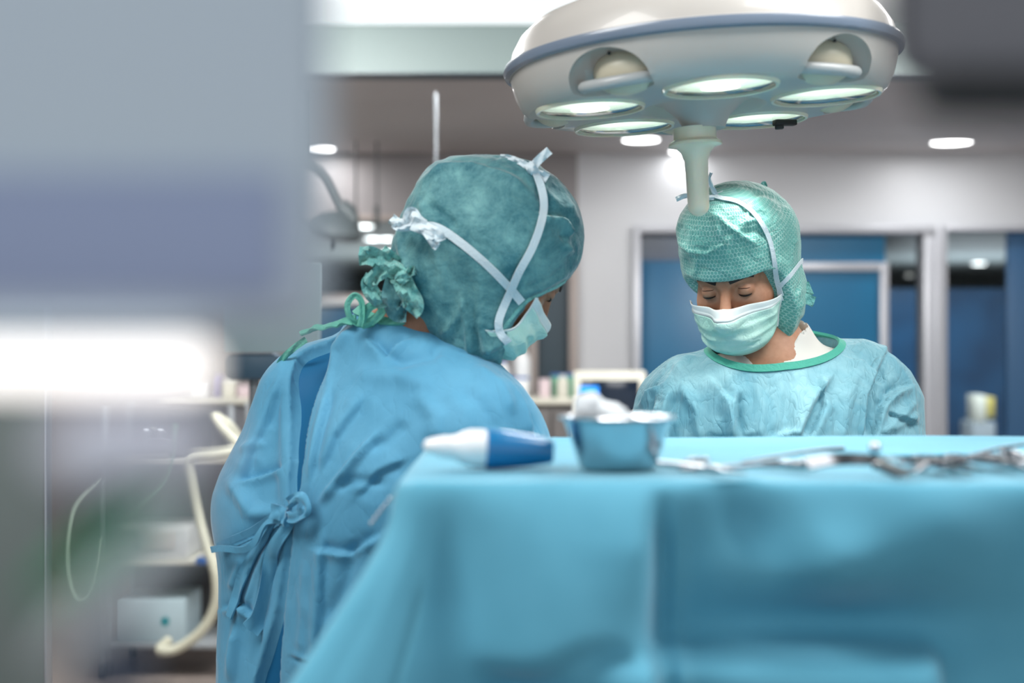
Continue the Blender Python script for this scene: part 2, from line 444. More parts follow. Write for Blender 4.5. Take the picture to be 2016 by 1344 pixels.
# window over the shelf with the corridor beyond
def frame(name, x0, x1, y0, y1, w, m, d, par=None, t=0.06):
    bm = bmesh.new(); a, b = X(x0, d), X(x1, d); c, e = (Z(y1, d) if y1 is not None else 0.0), Z(y0, d)
    for (p, q) in (((a, c), (a + w, e)), ((b - w, c), (b, e)), ((a + w, e - w), (b - w, e)), ((a + w, c), (b - w, c + w))):
        box(bm, ((p[0] + q[0]) / 2, d, (p[1] + q[1]) / 2), (q[0] - p[0], t, q[1] - p[1]), 0.004)
    return bmo(name, bm, m, par)
w1 = empty('window_1', (X(800, YB), YB, Z(588, YB))); tag(w1, kind='structure')
def kid(o, p): o.parent = p; o.matrix_parent_inverse = Matrix.Translation(-p.location); return o
kid(frame('window_frame', 560, 1040, 424, 590, 0.035, m_taupe_frame, YB - 0.03), w1)
kid(span('window_pane', (X(565, YB), YB + 0.03, Z(588, YB)), (X(1036, YB), YB + 0.036, Z(428, YB)), m_glass), w1)
kid(span('window_sill', (X(556, YB), YB - 0.10, Z(592, YB) - 0.03), (X(1044, YB), YB, Z(588, YB)), m_white, bev=0.004), w1)
kid(span('window_apron', (X(600, YB), YB - 0.02, Z(690, YB)), (X(1030, YB), YB - 0.001, Z(597, YB)), m_blue), w1)
# slate door with taupe frame between the two surgeons
d1 = empty('door_1', (X(1088, YB), YB, 0)); tag(d1, kind='structure')
kid(frame('door_frame', 1040, 1137, 455, None, 0.055, m_taupe_frame, YB - 0.02, t=0.14), d1)
kid(span('door_leaf', (X(1057, YB), YB - 0.0, 0.01), (X(1120, YB), YB + 0.05, Z(472, YB)), m_slate), d1)
# glazed sliding doors to the blue lobby
YD = YB + 0.02
d2 = empty('door_2', (X(1540, YB), YB, 0)); tag(d2, kind='structure')
kid(frame('door_frame', 1245, 1850, 446, None, 0.045, m_alu, YB - 0.02, t=0.16), d2)
kid(span('door_frame', (X(1812, YB), YB - 0.08, 0), (X(1852, YB), YB + 0.10, Z(446, YB)), m_alu, bev=0.005), d2)
kid(span('door_leaf', (X(1262, YB), YB + 0.03, 0.01), (X(1560, YB), YB + 0.08, Z(463, YB)), m_blue, bev=0.004), d2)
kid(span('door_panel', (X(1262, YB), YB + 0.024, Z(512, YB)), (X(1560, YB), YB + 0.029, Z(463, YB)), m_bluedk), d2)
kid(span('door_panel', (X(1560, YB), YB + 0.03, 0.01), (X(1745, YB), YB + 0.05, Z(463, YB)), m_blue), d2)
kid(frame('leaf_frame', 1540, 1748, 517, None, 0.05, m_alu, YB + 0.01, t=0.05), d2)
kid(span('pane', (X(1748, YB), YB + 0.05, 0.01), (X(1812, YB), YB + 0.056, Z(463, YB)), m_glass), d2)
d3 = empty('door_3', (X(1960, YB), YB, 0)); tag(d3, kind='structure')
kid(frame('door_frame', 1850, 2450, 446, None, 0.03, m_alu, YB - 0.02, t=0.12), d3)
kid(span('pane', (X(1854, YB), YB + 0.03, 0.01), (X(1984, YB), YB + 0.036, Z(452, YB)), m_glass), d3)
kid(span('door_leaf', (X(1984, YB), YB + 0.01, 0.01), (X(2440, YB), YB + 0.05, Z(452, YB)), mat('blue_grey_leaf', (52, 96, 136), 0.35), bev=0.004), d3)
# the space beyond: lobby on one side, corridor on the other
struct('wall_partition', (0.65, YB + 0.10, 0), (0.75, 28.1, ZL), m_corr)
struct('ceiling_far', (-4.6, YB + 0.10, ZL + 0.001), (11.0, 28.2, ZL + 0.08), m_corr_c)
struct('wall_far', (-4.6, 28.1, 0), (11.0, 28.2, ZL), m_corr)
struct('wall_lobby', (1.6, 12.4, 0), (4.59, 12.5, 1.88), m_bluedk)
struct('wall_far_right', (10.9, YB + .1, 0), (11.0, 28.1, ZL), m_corr)
struct('wall_far_left', (-4.66, YB + .1, 0), (-4.6, 28.1, ZL), m_corr)
def downlight(xp, yp, zc, r=0.105, m=m_glow, label='', power=0, name='ceiling_light', grp=None):
    d = (zc - CZ) * FPX / (672 - yp); x = X(xp, d)
    e = empty(name, (x, d, zc)); tag(e, label, 'ceiling light', grp)
    LT('trim_ring', [(r, -0.0005), (r + 0.018, -0.0005), (r + 0.018, -0.006), (r, -0.012)], m_white, e, 32, closed=True)
    LT('diffuser', [(0.0005, -0.008), (r, -0.008), (r, -0.001), (0.0005, -0.001)], m, e, 32)
    if power:
        l = bpy.data.lights.new('downlight', 'AREA'); l.shape = 'DISK'; l.size = r * 2; l.energy = power
        lo = bpy.data.objects.new('downlight', l); lo.location = (x, d, zc - 0.02); COL.objects.link(lo)
    return e
downlight(1873, 277, ZL, label='round recessed ceiling light above the glazed doors, right of the lamp', power=5, r=0.115)
downlight(1352, 295, ZL, label='round recessed ceiling light half hidden behind the lamp handle', power=.3)
downlight(624, 290, ZL, label='round recessed ceiling light beside the pale foreground housing', power=5)
downlight(1262, 272, ZL, label='round recessed ceiling light peeping out under the lamp rim', power=1)
downlight(718, 443, ZL, 0.085, m_glow_dim, label='far corridor ceiling light highest through the window', power=12)
for i_, (a_, b_, t_) in enumerate(((734, 468, 'left one of the touching pair of corridor lights'), (762, 468, 'right one of the touching pair of corridor lights'), (766, 495, 'lowest corridor ceiling light, just above the teal cap ties'))):
    downlight(a_, b_, ZL, 0.085, m_glow_dim, label=t_, power=12)
downlight(1790, 541, ZL, 0.06, m_glow_dim, label='lobby ceiling light seen through the narrow glass strip', power=0)
downlight(1927, 517, ZL, 0.10, m_glow_dim, label='lobby ceiling light seen through the wide glass pane', power=2)
lp = empty('ceiling_light', (X(850, 6.0), 6.0, ZH)); tag(lp, 'wide white luminous ceiling panel at the top edge, above the grey bulkhead', 'ceiling light')
def _lk(o): o.parent = lp; o.matrix_parent_inverse = Matrix.Translation(-lp.location); return o
_lk(span('diffuser', (X(330, 6.1), 4.9, ZH - .012), (X(1195, 6.1), 6.235, ZH - .004), mat('luminous_panel', (236, 243, 246), .5, emit=.75)))
_lk(span('frame', (X(325, 6.1), 4.88, ZH - .014), (X(330, 6.1), 6.245, ZH), m_alu)); _lk(span('frame', (X(1195, 6.1), 4.88, ZH - .014), (X(1200, 6.1), 6.245, ZH), m_alu))
# ------------------------------------------------------------------ cloth and skin materials
def skinmat(name, c1, c2):
    m = mat(name, c1, 0.45, sss=0.12, spec=0.4); vary(m, c1, c2, 28, 4)
    f = nd(m, 'ShaderNodeTexNoise'); f.inputs['Scale'].default_value = 700
    bp = nd(m, 'ShaderNodeBump'); bp.inputs['Distance'].default_value = 0.0003; bp.inputs['Strength'].default_value = 0.4
    tc = nd(m, 'ShaderNodeTexCoord'); lk(m, tc.outputs['Object'], f.inputs['Vector'])
    lk(m, f.outputs['Fac'], bp.inputs['Height']); lk(m, bp.outputs[0], m.node_tree.nodes['Principled BSDF'].inputs['Normal'])
    return m
m_skin = skinmat('skin_tan', (176, 124, 96), (196, 146, 118))
m_skin2 = skinmat('skin_brown', (146, 98, 74), (170, 120, 94))
m_lip = mat('lips', (150, 84, 76), 0.4)
m_lash = mat('dark_hair', (30, 20, 15), 0.6)
m_eye = mat('eyeball', (206, 196, 188), 0.1)
m_iris = mat('iris', (46, 30, 22), 0.1)
m_lid = skinmat('eyelid_skin', (164, 108, 82), (184, 130, 104))
m_gownA = mat('gown_light_blue', (116, 174, 190), 0.75, sheen=0.3); vary(m_gownA, (104, 164, 182), (146, 194, 204), 9, 5, 0.62, 0.34, 0.66, 0.6)
crumple(m_gownA, 17, 0.008, 0.6, 380, 0.0003, (1.5, 1.5, .55))
m_gownB = mat('gown_blue', (96, 158, 200), 0.75, sheen=0.3); vary(m_gownB, (76, 148, 182), (98, 170, 204), 6, 4, 0.6, 0.3, 0.7)
crumple(m_gownB, 11, 0.006, 0.35, 420, 0.0003, (1.4, 1.4, .6))
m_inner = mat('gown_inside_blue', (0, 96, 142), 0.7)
m_trim = mat('green_binding', (70, 168, 148), 0.7); crumple(m_trim, 60, 0.002, 0.5)
m_tieg = mat('green_tie', (96, 178, 160), 0.7); crumple(m_tieg, 70, 0.003, 0.6)
m_shirt = mat('white_undershirt', (226, 222, 216), 0.8)
m_capB = mat('cap_teal', (58, 132, 138), 0.7, sheen=0.5); 
vary(m_capB, (40, 106, 118), (122, 178, 178), 18, 8, 0.74, 0.38, 0.74, 0.3); crumple(m_capB, 26, 0.005, 0.4, 260, 0.0008)
m_capB2 = mat('cap_tie_teal', (110, 182, 178), 0.7, sheen=0.3); vary(m_capB2, (92, 166, 164), (140, 204, 196), 40, 4); crumple(m_capB2, 60, 0.006, 0.8)
m_maskW = mat('mask_white', (226, 236, 236), 0.75)
m_mask = mat('mask_mint', (172, 222, 208), 0.75); vary(m_mask, (174, 222, 208), (202, 238, 228), 14, 3); crumple(m_mask, 34, 0.004, 0.5, 500, 0.0002)
m_strap = mat('strap_white', (212, 226, 232), 0.8); crumple(m_strap, 90, 0.002, 0.5)
m_shoe = mat('theatre_clog', (214, 218, 218), 0.4)
m_trouser = mat('scrub_trousers', (70, 132, 160), 0.8)
m_glove = mat('latex_glove', (222, 208, 186), 0.35)
# honeycomb cap cloth: a hexagonal net printed on the cloth, laid out by the cap's own UV map
def hexmat(name, c_cell, c_net, scale):
    m = mat(name, c_cell, 0.6, sheen=0.3)
    uv = nd(m, 'ShaderNodeUVMap'); sx = nd(m, 'ShaderNodeSeparateXYZ'); lk(m, uv.outputs[0], sx.inputs[0])
    def M(op, a, b=None, c=None):
        n = nd(m, 'ShaderNodeMath', operation=op)
        for i, v in enumerate((a, b, c)):
            if v is None: continue
            if isinstance(v, (int, float)): n.inputs[i].default_value = v
            else: lk(m, v, n.inputs[i])
        return n.outputs[0]
    x = M('MULTIPLY', sx.outputs[0], scale); y = M('MULTIPLY', sx.outputs[1], scale)
    R3 = 1.7320508
    ax = M('SUBTRACT', M('FLOORED_MODULO', x, 1.0), 0.5); ay = M('SUBTRACT', M('FLOORED_MODULO', y, R3), R3 / 2)
    bx = M('SUBTRACT', M('FLOORED_MODULO', M('ADD', x, 0.5), 1.0), 0.5); by = M('SUBTRACT', M('FLOORED_MODULO', M('ADD', y, R3 / 2), R3), R3 / 2)
    da = M('ADD', M('MULTIPLY', ax, ax), M('MULTIPLY', ay, ay)); db = M('ADD', M('MULTIPLY', bx, bx), M('MULTIPLY', by, by))
    sel = M('LESS_THAN', da, db)
    gx = M('ADD', M('MULTIPLY', ax, sel), M('MULTIPLY', bx, M('SUBTRACT', 1.0, sel)))
    gy = M('ADD', M('MULTIPLY', ay, sel), M('MULTIPLY', by, M('SUBTRACT', 1.0, sel)))
    gx = M('ABSOLUTE', gx); gy = M('ABSOLUTE', gy)
    hd = M('MAXIMUM', gx, M('ADD', M('MULTIPLY', gx, 0.5), M('MULTIPLY', gy, R3 / 2)))   # 0 centre .. 0.5 edge
    r = nd(m, 'ShaderNodeMapRange'); lk(m, hd, r.inputs[0]); r.inputs[1].default_value = 0.36; r.inputs[2].default_value = 0.48
    tc = nd(m, 'ShaderNodeTexCoord'); n = nd(m, 'ShaderNodeTexNoise'); n.inputs['Scale'].default_value = 22; n.inputs['Detail'].default_value = 4
    lk(m, tc.outputs['Object'], n.inputs['Vector'])
    rr = nd(m, 'ShaderNodeMapRange'); lk(m, n.outputs['Fac'], rr.inputs[0]); rr.inputs[1].default_value = 0.35; rr.inputs[2].default_value = 0.65; rr.inputs[3].default_value = 0.35; rr.inputs[4].default_value = 0.9
    f = M('MULTIPLY', r.outputs[0], rr.outputs[0])
    base = nd(m, 'ShaderNodeMix', data_type='RGBA'); lk(m, n.outputs['Fac'], base.inputs[0])
    base.inputs[6].default_value = lin((84, 158, 150)); base.inputs[7].default_value = lin((122, 192, 182))
    mx = nd(m, 'ShaderNodeMix', data_type='RGBA'); lk(m, f, mx.inputs[0]); lk(m, base.outputs[2], mx.inputs[6]); mx.inputs[7].default_value = lin(c_net)
    lk(m, mx.outputs[2], m.node_tree.nodes['Principled BSDF'].inputs['Base Color'])
    crumple(m, 30, 0.005, 0.7, 300, 0.0003)
    return m
m_capA = hexmat('cap_honeycomb', (96, 170, 160), (196, 228, 220), 1.0)

# ------------------------------------------------------------------ head
class Head:
    def __init__(s, origin, fwd, roll=0.0, scale=1.0):
        f = np.array(fwd, float); f /= np.linalg.norm(f)
        u = np.array([0, 0, 1.0]); u -= f * (u @ f); u /= np.linalg.norm(u); l = np.cross(u, f)
        c, n = math.cos(roll), math.sin(roll); u2 = c * u + n * l; l2 = c * l - n * u
        s.R = np.stack([l2, -f, u2], 1); s.o = np.array(origin, float); s.s = scale   # columns: left, back, up
    def loc(s, P): return ((P - s.o) @ s.R) / s.s
    def wor(s, q): return s.o + (np.asarray(q, float) * s.s) @ s.R.T
    def dirw(s, q): return np.asarray(q, float) @ s.R.T
def head_local(q, nose=0.0):
    q = q.copy(); a = q.copy(); a[:, 0] = np.abs(a[:, 0])
    d = ell(q, (0, .018, .04), (.076, .100, .086))
    d = smin(d, ell(q, (0, -.032, -.03), (.060, .058, .082)), .03)
    d = smin(d, ell(q, (0, -.040, -.085), (.042, .040, .032)), .03)
    d = smin(d, rc(q, (0, -.078, -.098), (0, -.079, -.1), .016, .016), .02)
    d = smin(d, rc(a, (.042, -.058, -.03), (.046, -.035, -.028), .022, .020), .02)
    d = smin(d, rc(a, (.010, -.085, .021), (.044, -.066, .020), .009, .009), .014)
    d = -smin(-d, ell(a, (.033, -.100, .001), (.020, .019, .014)), .012)
    d = smin(d, rc(q, (0, -.087, .012), (0, -.114 + nose, -.030), .0065, .011), .012)
    d = smin(d, rc(a, (.012, -.098, -.034), (.013, -.096, -.035), .008, .008), .006)
    d = smin(d, ell(a, (.032, -.0765, .0), (.0140, .0135, .0120)), .004)
    d = smin(d, rc(q, (-.018, -.090, -.060), (.018, -.090, -.060), .006, .006), .008)
    d = smin(d, rc(q, (-.015, -.088, -.069), (.015, -.088, -.069), .0065, .0065), .008)
    d = smin(d, ell(a, (.078, .012, -.005), (.010, .020, .032)), .01)
    return d
def mask_form(q, nose=0.0):
    a = q.copy(); a[:, 0] = np.abs(a[:, 0])
    d = ell(q, (0, -.030, -.045), (.066, .066, .090))
    d = smin(d, rc(q, (0, -.090, -.0), (0, -.116 + nose, -.034), .006, .012), .05)
    d = smin(d, rc(a, (.05, -.045, -.02), (.058, -.02, -.03), .022, .02), .03)
    d = smin(d, ell(q, (0, -.06, -.095), (.045, .042, .030)), .03)
    return d
def build_mask(H, parent, ztop, zbot, A=1.12, seed=0, white=.17, out=.006, bul=.010, nose=0.0, pinch=.10):
    """pleated surgical mask wrapped round the lower face; returns corner points"""
    NU, NV = 61, 41
    us = np.linspace(-1, 1, NU); vs = np.linspace(0, 1, NV); G = np.zeros((NV, NU, 3)); Nm = np.zeros((NV, NU, 3))
    rs = np.random.RandomState(seed)
    for j, v in enumerate(vs):
        az = us * A * (1 - pinch * (v * v if pinch < .15 else math.sin(math.pi * min(v * .8 + .1, 1)) ** 1.5))
        zt = ztop(us); zb = zbot(us); z = zt + (zb - zt) * v
        P = np.stack([np.sin(az), -np.cos(az), np.zeros(NU)], -1)
        r = np.full(NU, .22); org = np.stack([0 * us, 0 * us - .005, z], -1)
        for _ in range(60):
            q = org + P * r[:, None]; r = r - mask_form(q, nose) * 0.8
        q = org + P * r[:, None]
        edge = np.clip((1 - np.abs(us)) * 3.2, 0, 1)
        ple = 0
        for k, vc in enumerate((.34, .56, .77)):
            ple += .0045 * (1 / (1 + np.exp(-(v - vc + .02 * np.sin(us * 3 + k)) * 60)) * np.exp(-max(v - vc, 0) * 9))
        bulge = bul * math.sin(math.pi * min(v * 1.05, 1)) ** .8
        nz = (ridged(np.stack([us * 1.6 + seed, 0 * us + v * 2.2, 0 * us + seed * 3.1], -1), 1.6) - .6) * .008 * math.sin(math.pi * v) ** .5
        off = out + (ple + bulge + nz) * edge * (1 if v > white * .8 else .3)
        G[j] = q + P * off[:, None]; Nm[j] = P
    Wd = H.wor(G.reshape(-1, 3)); Nw = H.dirw(Nm.reshape(-1, 3))
    def sheet(name, j0, j1, m, par):
        V = []; F = []; idx = lambda j, i, s: s * (j1 - j0 + 1) * NU + (j - j0) * NU + i
        for s, t in ((0, .0007), (1, -.0007)):
            for j in range(j0, j1 + 1):
                for i in range(NU): V.append(Wd[j * NU + i] + Nw[j * NU + i] * t)
        for j in range(j0, j1):
            for i in range(NU - 1):
                F.append((idx(j, i, 0), idx(j + 1, i, 0), idx(j + 1, i + 1, 0), idx(j, i + 1, 0)))
                F.append((idx(j, i, 1), idx(j, i + 1, 1), idx(j + 1, i + 1, 1), idx(j + 1, i, 1)))
        for i in range(NU - 1):
            F.append((idx(j0, i, 0), idx(j0, i + 1, 0), idx(j0, i + 1, 1), idx(j0, i, 1))); F.append((idx(j1, i, 0), idx(j1, i, 1), idx(j1, i + 1, 1), idx(j1, i + 1, 0)))
        for j in range(j0, j1):
            F.append((idx(j, 0, 0), idx(j, 0, 1), idx(j + 1, 0, 1), idx(j + 1, 0, 0))); F.append((idx(j, NU - 1, 0), idx(j + 1, NU - 1, 0), idx(j + 1, NU - 1, 1), idx(j, NU - 1, 1)))
        return obj(name, V, F, m, par)
    jw = int(white * (NV - 1))
    mk = sheet('face_mask', jw, NV - 1, m_mask, parent); mk['label'] = 'mint green pleated mask'
    sheet('nose_band', 0, jw, m_maskW, mk)
    # white side bindings
    for sgn, i in ((-1, 0), (1, NU - 1)):
        pts = [Wd[j * NU + i] for j in range(0, NV, 4)]; nn = [Nw[j * NU + i] for j in range(0, NV, 4)]
        ribbon('side_binding', pts, nn, .006, .002, m_maskW, mk, n=3)
    Wd = Wd.reshape(NV, NU, 3)
    return mk, Wd
def face_bits(H, body, lid_m):
    for s in (-1, 1):
        c = np.array([s * .032, -.0765, 0])
        # lash line, then the shade of the lid crease painted as a dark strip
        def on(az, el, r): return c + np.array([math.sin(az) * math.cos(el), -math.cos(az) * math.cos(el), math.sin(el)]) * r * np.array([1.04, 1, .90])
        p = [H.wor(on(a, -.42 - .10 * math.cos(a * 1.5), .0147)) for a in np.linspace(-.95, .95, 9)]
        n = [H.dirw((0, -1, -.3))] * 9
        ribbon('eyelashes', p, n, .0024, .0012, m_lash, body, n=3, wp=lambda t: .5 + .8 * math.sin(math.pi * t))
        p = [H.wor(on(a, .62 - .12 * abs(a), .0142)) for a in np.linspace(-.95, .95, 9)]
        ribbon('lid_crease_shade', p, n, .0013, .0007, mat('lid_shadow', (104, 62, 46), 0.6) if 'lid_shadow' not in MATS else MATS['lid_shadow'], body, n=3, wp=lambda t: .4 + .6 * math.sin(math.pi * t))
        pts = []
        for t in np.linspace(0, 1, 9):
            x = .012 + .038 * t; q0 = np.array([[s * x, -.11, .023 + .006 * math.sin(t * 2.4) - .004 * t]])
            for _ in range(30): q0[:, 1] += np.minimum(head_local(q0), .004) * .8
            pts.append(H.wor(q0[0] + (0, -.0012, 0)))
        ribbon('eyebrow', pts, [H.dirw((s * .25, -1, .2))] * 9, .0075, .003, m_lash, body, n=3, wp=lambda t: .55 + .5 * math.sin(math.pi * min(1, t * 1.1 + .12)))

# ------------------------------------------------------------------ limbs
def hand_prims(wrist, d, n, side):
    """palm, four fingers and a thumb; d = finger direction, n = back-of-hand normal, side=+1 when the thumb is on the +x side of d x n"""
    d = np.array(d, float); d /= np.linalg.norm(d); n = np.array(n, float); n -= d * (n @ d); n /= np.linalg.norm(n); s = np.cross(d, n) * side
    w = np.array(wrist, float); L = []
    for k in (-1.4, -.5, .45, 1.3): L.append((w + d * .012 + s * k * .010, w + d * .085 + s * k * .018, .016, .012))
    for k, ln in zip((-1.5, -.5, .5, 1.5), (.058, .072, .078, .068)):
        a = w + d * .090 + s * k * .0185; c = d * .92 - n * .35 + s * k * .03; b = a + c / np.linalg.norm(c) * ln * .5
        c2 = d * .45 - n * .85; e = b + c2 / np.linalg.norm(c2) * ln * .45
        L.append((a, b, .0092, .0082)); L.append((b, e, .0082, .0068))
    a = w + d * .03 + s * .028; b = a + (d * .6 + s * .7 - n * .35) * .042; e = b + (d * .9 + s * .1 - n * .3) * .030
    L.append((a, b, .0125, .0105)); L.append((b, e, .0105, .0085))
    return L
class Body:
    """joints in world space -> skin, gown and shirt surfaces"""
    def __init__(s, H, psi, pel, chest, chr_, SL, SR, NB, EL, ER, WL, WR, feet, flat=.68, nose=0.0):
        s.__dict__.update(locals()); c, n = math.cos(psi), math.sin(psi); s.Rz = np.array([[c, -n, 0], [n, c, 0], [0, 0, 1]])
        s.hands = []
        for (W_, E_, sd) in ((WL, EL, 1), (WR, ER, -1)):
            d = np.array(W_) - np.array(E_); d /= np.linalg.norm(d); s.hands.append((W_, d, hand_prims(W_, d, (0, 0, 1), sd)))
    def sc(s, P, c0): 
        q = (P - np.asarray(c0)) @ s.Rz; q = q.copy(); q[:, 1] /= s.flat; return q
    def torso(s, P, inf, ps=1.0):
        q = s.sc(P, s.pel); cq = s.sc(np.array([s.chest]), s.pel)[0]
        d = rc(q, (0, 0, 0), cq, .150 * ps + inf / .85, s.chr_ + inf / .85) * .85
        SL, SR, NB = map(np.array, (s.SL, s.SR, s.NB))
        d = smin(d, rc(P, SL, SR, .056 + inf, .056 + inf), .09)
        for Q in (SL, SR):
            d = smin(d, rc(P, NB + (0, 0, -.015), NB + (Q - NB) * .62 + (0, 0, .004), .048 + inf, .048 + inf), .05)
        return d
    def arms(s, P, d, inf, k=.05, wide=0):
        for A, E, Wr in ((s.SL, s.EL, s.WL), (s.SR, s.ER, s.WR)):
            d = smin(d, smin(rc(P, A, E, .052 + inf + wide * .6, .043 + inf + wide), rc(P, E, Wr, .042 + inf + wide, .028 + inf + wide * .4), .03), k)
        return d
    def skin(s, P):
        d = s.torso(P, -.012); d = s.arms(P, d, -.012)
        q = s.H.loc(P)
        hb = s.H.wor((0, .022, -.055)); NB = np.array(s.NB)
        d = smin(d, rc(P, hb, NB + (0, 0, -.01), .054, .062), .045)
        m = ((P - s.H.o) ** 2).sum(1) < .3 ** 2
        hd = np.full(len(P), 9.0); hd[~m] = np.sqrt(((P[~m] - s.H.o) ** 2).sum(1)) - .16
        if m.any(): hd[m] = head_local(q[m], s.nose) * s.H.s
        d = smin(d, hd, .02)
        for W_, dr, L in s.hands:
            m = ((P - np.array(W_)) ** 2).sum(1) < .26 ** 2
            if m.any():
                v = np.full(m.sum(), 9.0)
                for a, b, ra, rb in L: v = smin(v, rc(P[m], a, b, ra, rb), .006)
                d[m] = smin(d[m], v, .01)
        pel = np.array(s.pel)
        for F_ in s.feet:
            F_ = np.array(F_); hip = pel + (F_ - pel) * (1, 1, 0) * .9; kn = (hip + F_) / 2 + s.Rz @ np.array([0, -.02, .02])
            toe = F_ + s.Rz @ np.array([0, -.13, -.03])
            d = smin(d, smin(rc(P, hip + (0, 0, -.05), kn, .082, .055), rc(P, kn, F_ + (0, 0, .06), .055, .036), .03), .05)
            d = smin(d, rc(P, F_ + (0, 0, -.01), toe, .036, .030), .03)
        return d
    def gown(s, P, inf=.018, hem=.42, fl=.06):
        d = s.torso(P, inf, 1.06); d = s.arms(P, d, inf, .045, .012)
        q = s.sc(P, s.pel); b = (s.sc(np.array([[s.pel[0], s.pel[1], hem - .1]]), s.pel))[0]
        d = smin(d, rc(q, (0, 0, .12), b, .165 + inf, .185 + inf + fl) * .85, .08)
        return smax(d, hem - P[:, 2], .01)
    def gloves(s, body):
        for W_, dr, L in s.hands:
            W_ = np.array(W_)
            def f(P):
                v = rc(P, W_ - dr * .055, W_ + dr * .015, .036, .026)
                for a, b, ra, rb in L: v = smin(v, rc(P, a, b, ra + .0018, rb + .0018), .006)
                return v
            V, F = surf(f, W_ - .19, W_ + .19, .005); meshobj('glove', V, F, m_glove, body)
    def legs(s, body):
        pel = np.array(s.pel)
        def f(P):
            d = np.full(len(P), 9.0)
            for F_ in s.feet:
                F_ = np.array(F_); hip = pel + (F_ - pel) * (1, 1, 0) * .9; kn = (hip + F_) / 2 + s.Rz @ np.array([0, -.02, .02])
                d = smin(d, smin(rc(P, hip + (0, 0, -.05), kn, .098, .072), rc(P, kn, F_ + (0, 0, .04), .072, .062), .03), .03)
            return smax(d, .07 - P[:, 2], .005)
        V, F = surf(f, pel - (.35, .35, pel[2]), pel + (.35, .35, .05), .012); meshobj('trousers', V, F, m_trouser, body)
        for F_ in s.feet:
            F_ = np.array(F_)
            def g(P):
                q = (P - F_) @ s.Rz
                d = smin(rc(q, (0, .02, -.008), (0, -.10, -.026), .043, .036), rc(q, (0, -.10, -.03), (0, -.15, -.034), .044, .034), .03)
                return smax(d, .002 - P[:, 2], .006)
            V, F = surf(g, F_ - (.24, .24, .08), F_ + (.24, .24, .08), .008); meshobj('shoe', V, F, m_shoe, body)
def refine(f, V, F, cen, rad, times=1):
    """split every quad near cen in four and pull the new points onto f"""
    for _ in range(times):
        fc = V[F].mean(1); m = ((fc - cen) ** 2).sum(1) < rad * rad
        Fi = F[m]; rest = F[~m]
        e = np.concatenate([np.sort(Fi[:, [i, (i + 1) % 4]], 1) for i in range(4)]); ue, inv = np.unique(e, axis=0, return_inverse=True); inv = inv.reshape(4, -1)
        n0 = len(V); mid = V[ue].mean(1); n1 = n0 + len(mid); ctr = V[Fi].mean(1)
        NVt = np.concatenate([mid, ctr]); NVt = project(f, NVt, 3, .004); V = np.concatenate([V, NVt])
        ci = n1 + np.arange(len(Fi)); q = []
        for i in range(4): q.append(np.stack([Fi[:, i], n0 + inv[i], ci, n0 + inv[(i - 1) % 4]], 1))
        F = np.concatenate([rest] + q)
    return V, F
def strap(name, trees, xy, off, width, m, parent, d0=1.9, d1=2.9, th=.0016, n=5, seed=0, wp=None, wob=0.0):
    xy = catmull(xy, 3); R, g = cast(trees, xy); g = np.array(g); R = np.array(R)
    for _ in range(3): g[1:-1] = (g[:-2] + g[1:-1] * 2 + g[2:]) / 4
    P = R + g * off
    for _ in range(1): P[1:-1] = (P[:-2] + P[1:-1] * 2 + P[2:]) / 4
    return ribbon(name, list(P), list(g), width, th, m, parent, n=n, wp=wp, wob=wob, seed=seed)
def free(name, pts, width, m, parent, th=.0016, seed=0, wob=.002, wp=None, nrm=(0, -1, 0), n=6):
    return ribbon(name, [px(*p) for p in pts], [nrm] * len(pts), width, th, m, parent, n=n, wp=wp, wob=wob, seed=seed)
# ================================================================== surgeon facing the camera
# body frame
HA = Head(px(1453, 531, 2.49), (-.36, -.80, -.50), roll=-.06, scale=1.0)
cx, cy = X(1528, 2.53), 2.53
A_ = Body(HA, 0.0, (cx, cy + .03, .98), (cx, cy, 1.22), .172,
          SL=(cx + .163, cy + .0, 1.316), SR=(cx - .160, cy - .0, 1.292), NB=(cx, cy - .005, 1.388),
          EL=(cx + .222, cy - .06, 1.06), ER=(cx - .225, cy - .06, 1.05), WL=(cx + .13, cy - .27, 1.06), WR=(cx - .14, cy - .25, 1.05),
          feet=[(cx + .12, cy + .05, .05), (cx - .12, cy + .05, .05)])
V, F = surf(A_.skin, (cx - .40, cy - .50, 0), (cx + .42, cy + .22, 1.75), .006)
V, F = refine(A_.skin, V, F, HA.wor((0, -.05, 0)), .12, 2)
PA = meshobj('person', V, F, m_skin)
tag(PA, 'surgeon facing us with bowed head, honeycomb-patterned green cap, mint mask and light blue gown', 'person')
face_bits(HA, PA, m_lid)
A_.gloves(PA); A_.legs(PA)
# undershirt with a V neck
vtip = px(1522, 755, 2.40)
def shirtA(P):
    d = A_.torso(P, .001)
    nb = np.array(A_.NB)
    d = smin(d, rc(P, nb + (0, .03, .0), nb + (0, .015, .030), .070, .066), .03)
    # the V: a wedge open towards the front, and the neck hole
    x = P[:, 0] - vtip[0] + .0; z = P[:, 2] - vtip[2]
    wedge = np.maximum(np.abs(x + .02 * 0) * .86 - z * .62 - .0, P[:, 1] - (cy + .0))
    hole = np.sqrt((P[:, 0] - nb[0]) ** 2 + (P[:, 1] - nb[1] - .005) ** 2) - .055
    return smax(smax(d, -wedge, .002), -np.maximum(hole, 1.36 - P[:, 2]), .002)
V, F = surf(shirtA, (cx - .25, cy - .2, 1.15), (cx + .25, cy + .16, 1.52), .0045)
meshobj('undershirt', V, F, m_shirt, PA, auto=50)
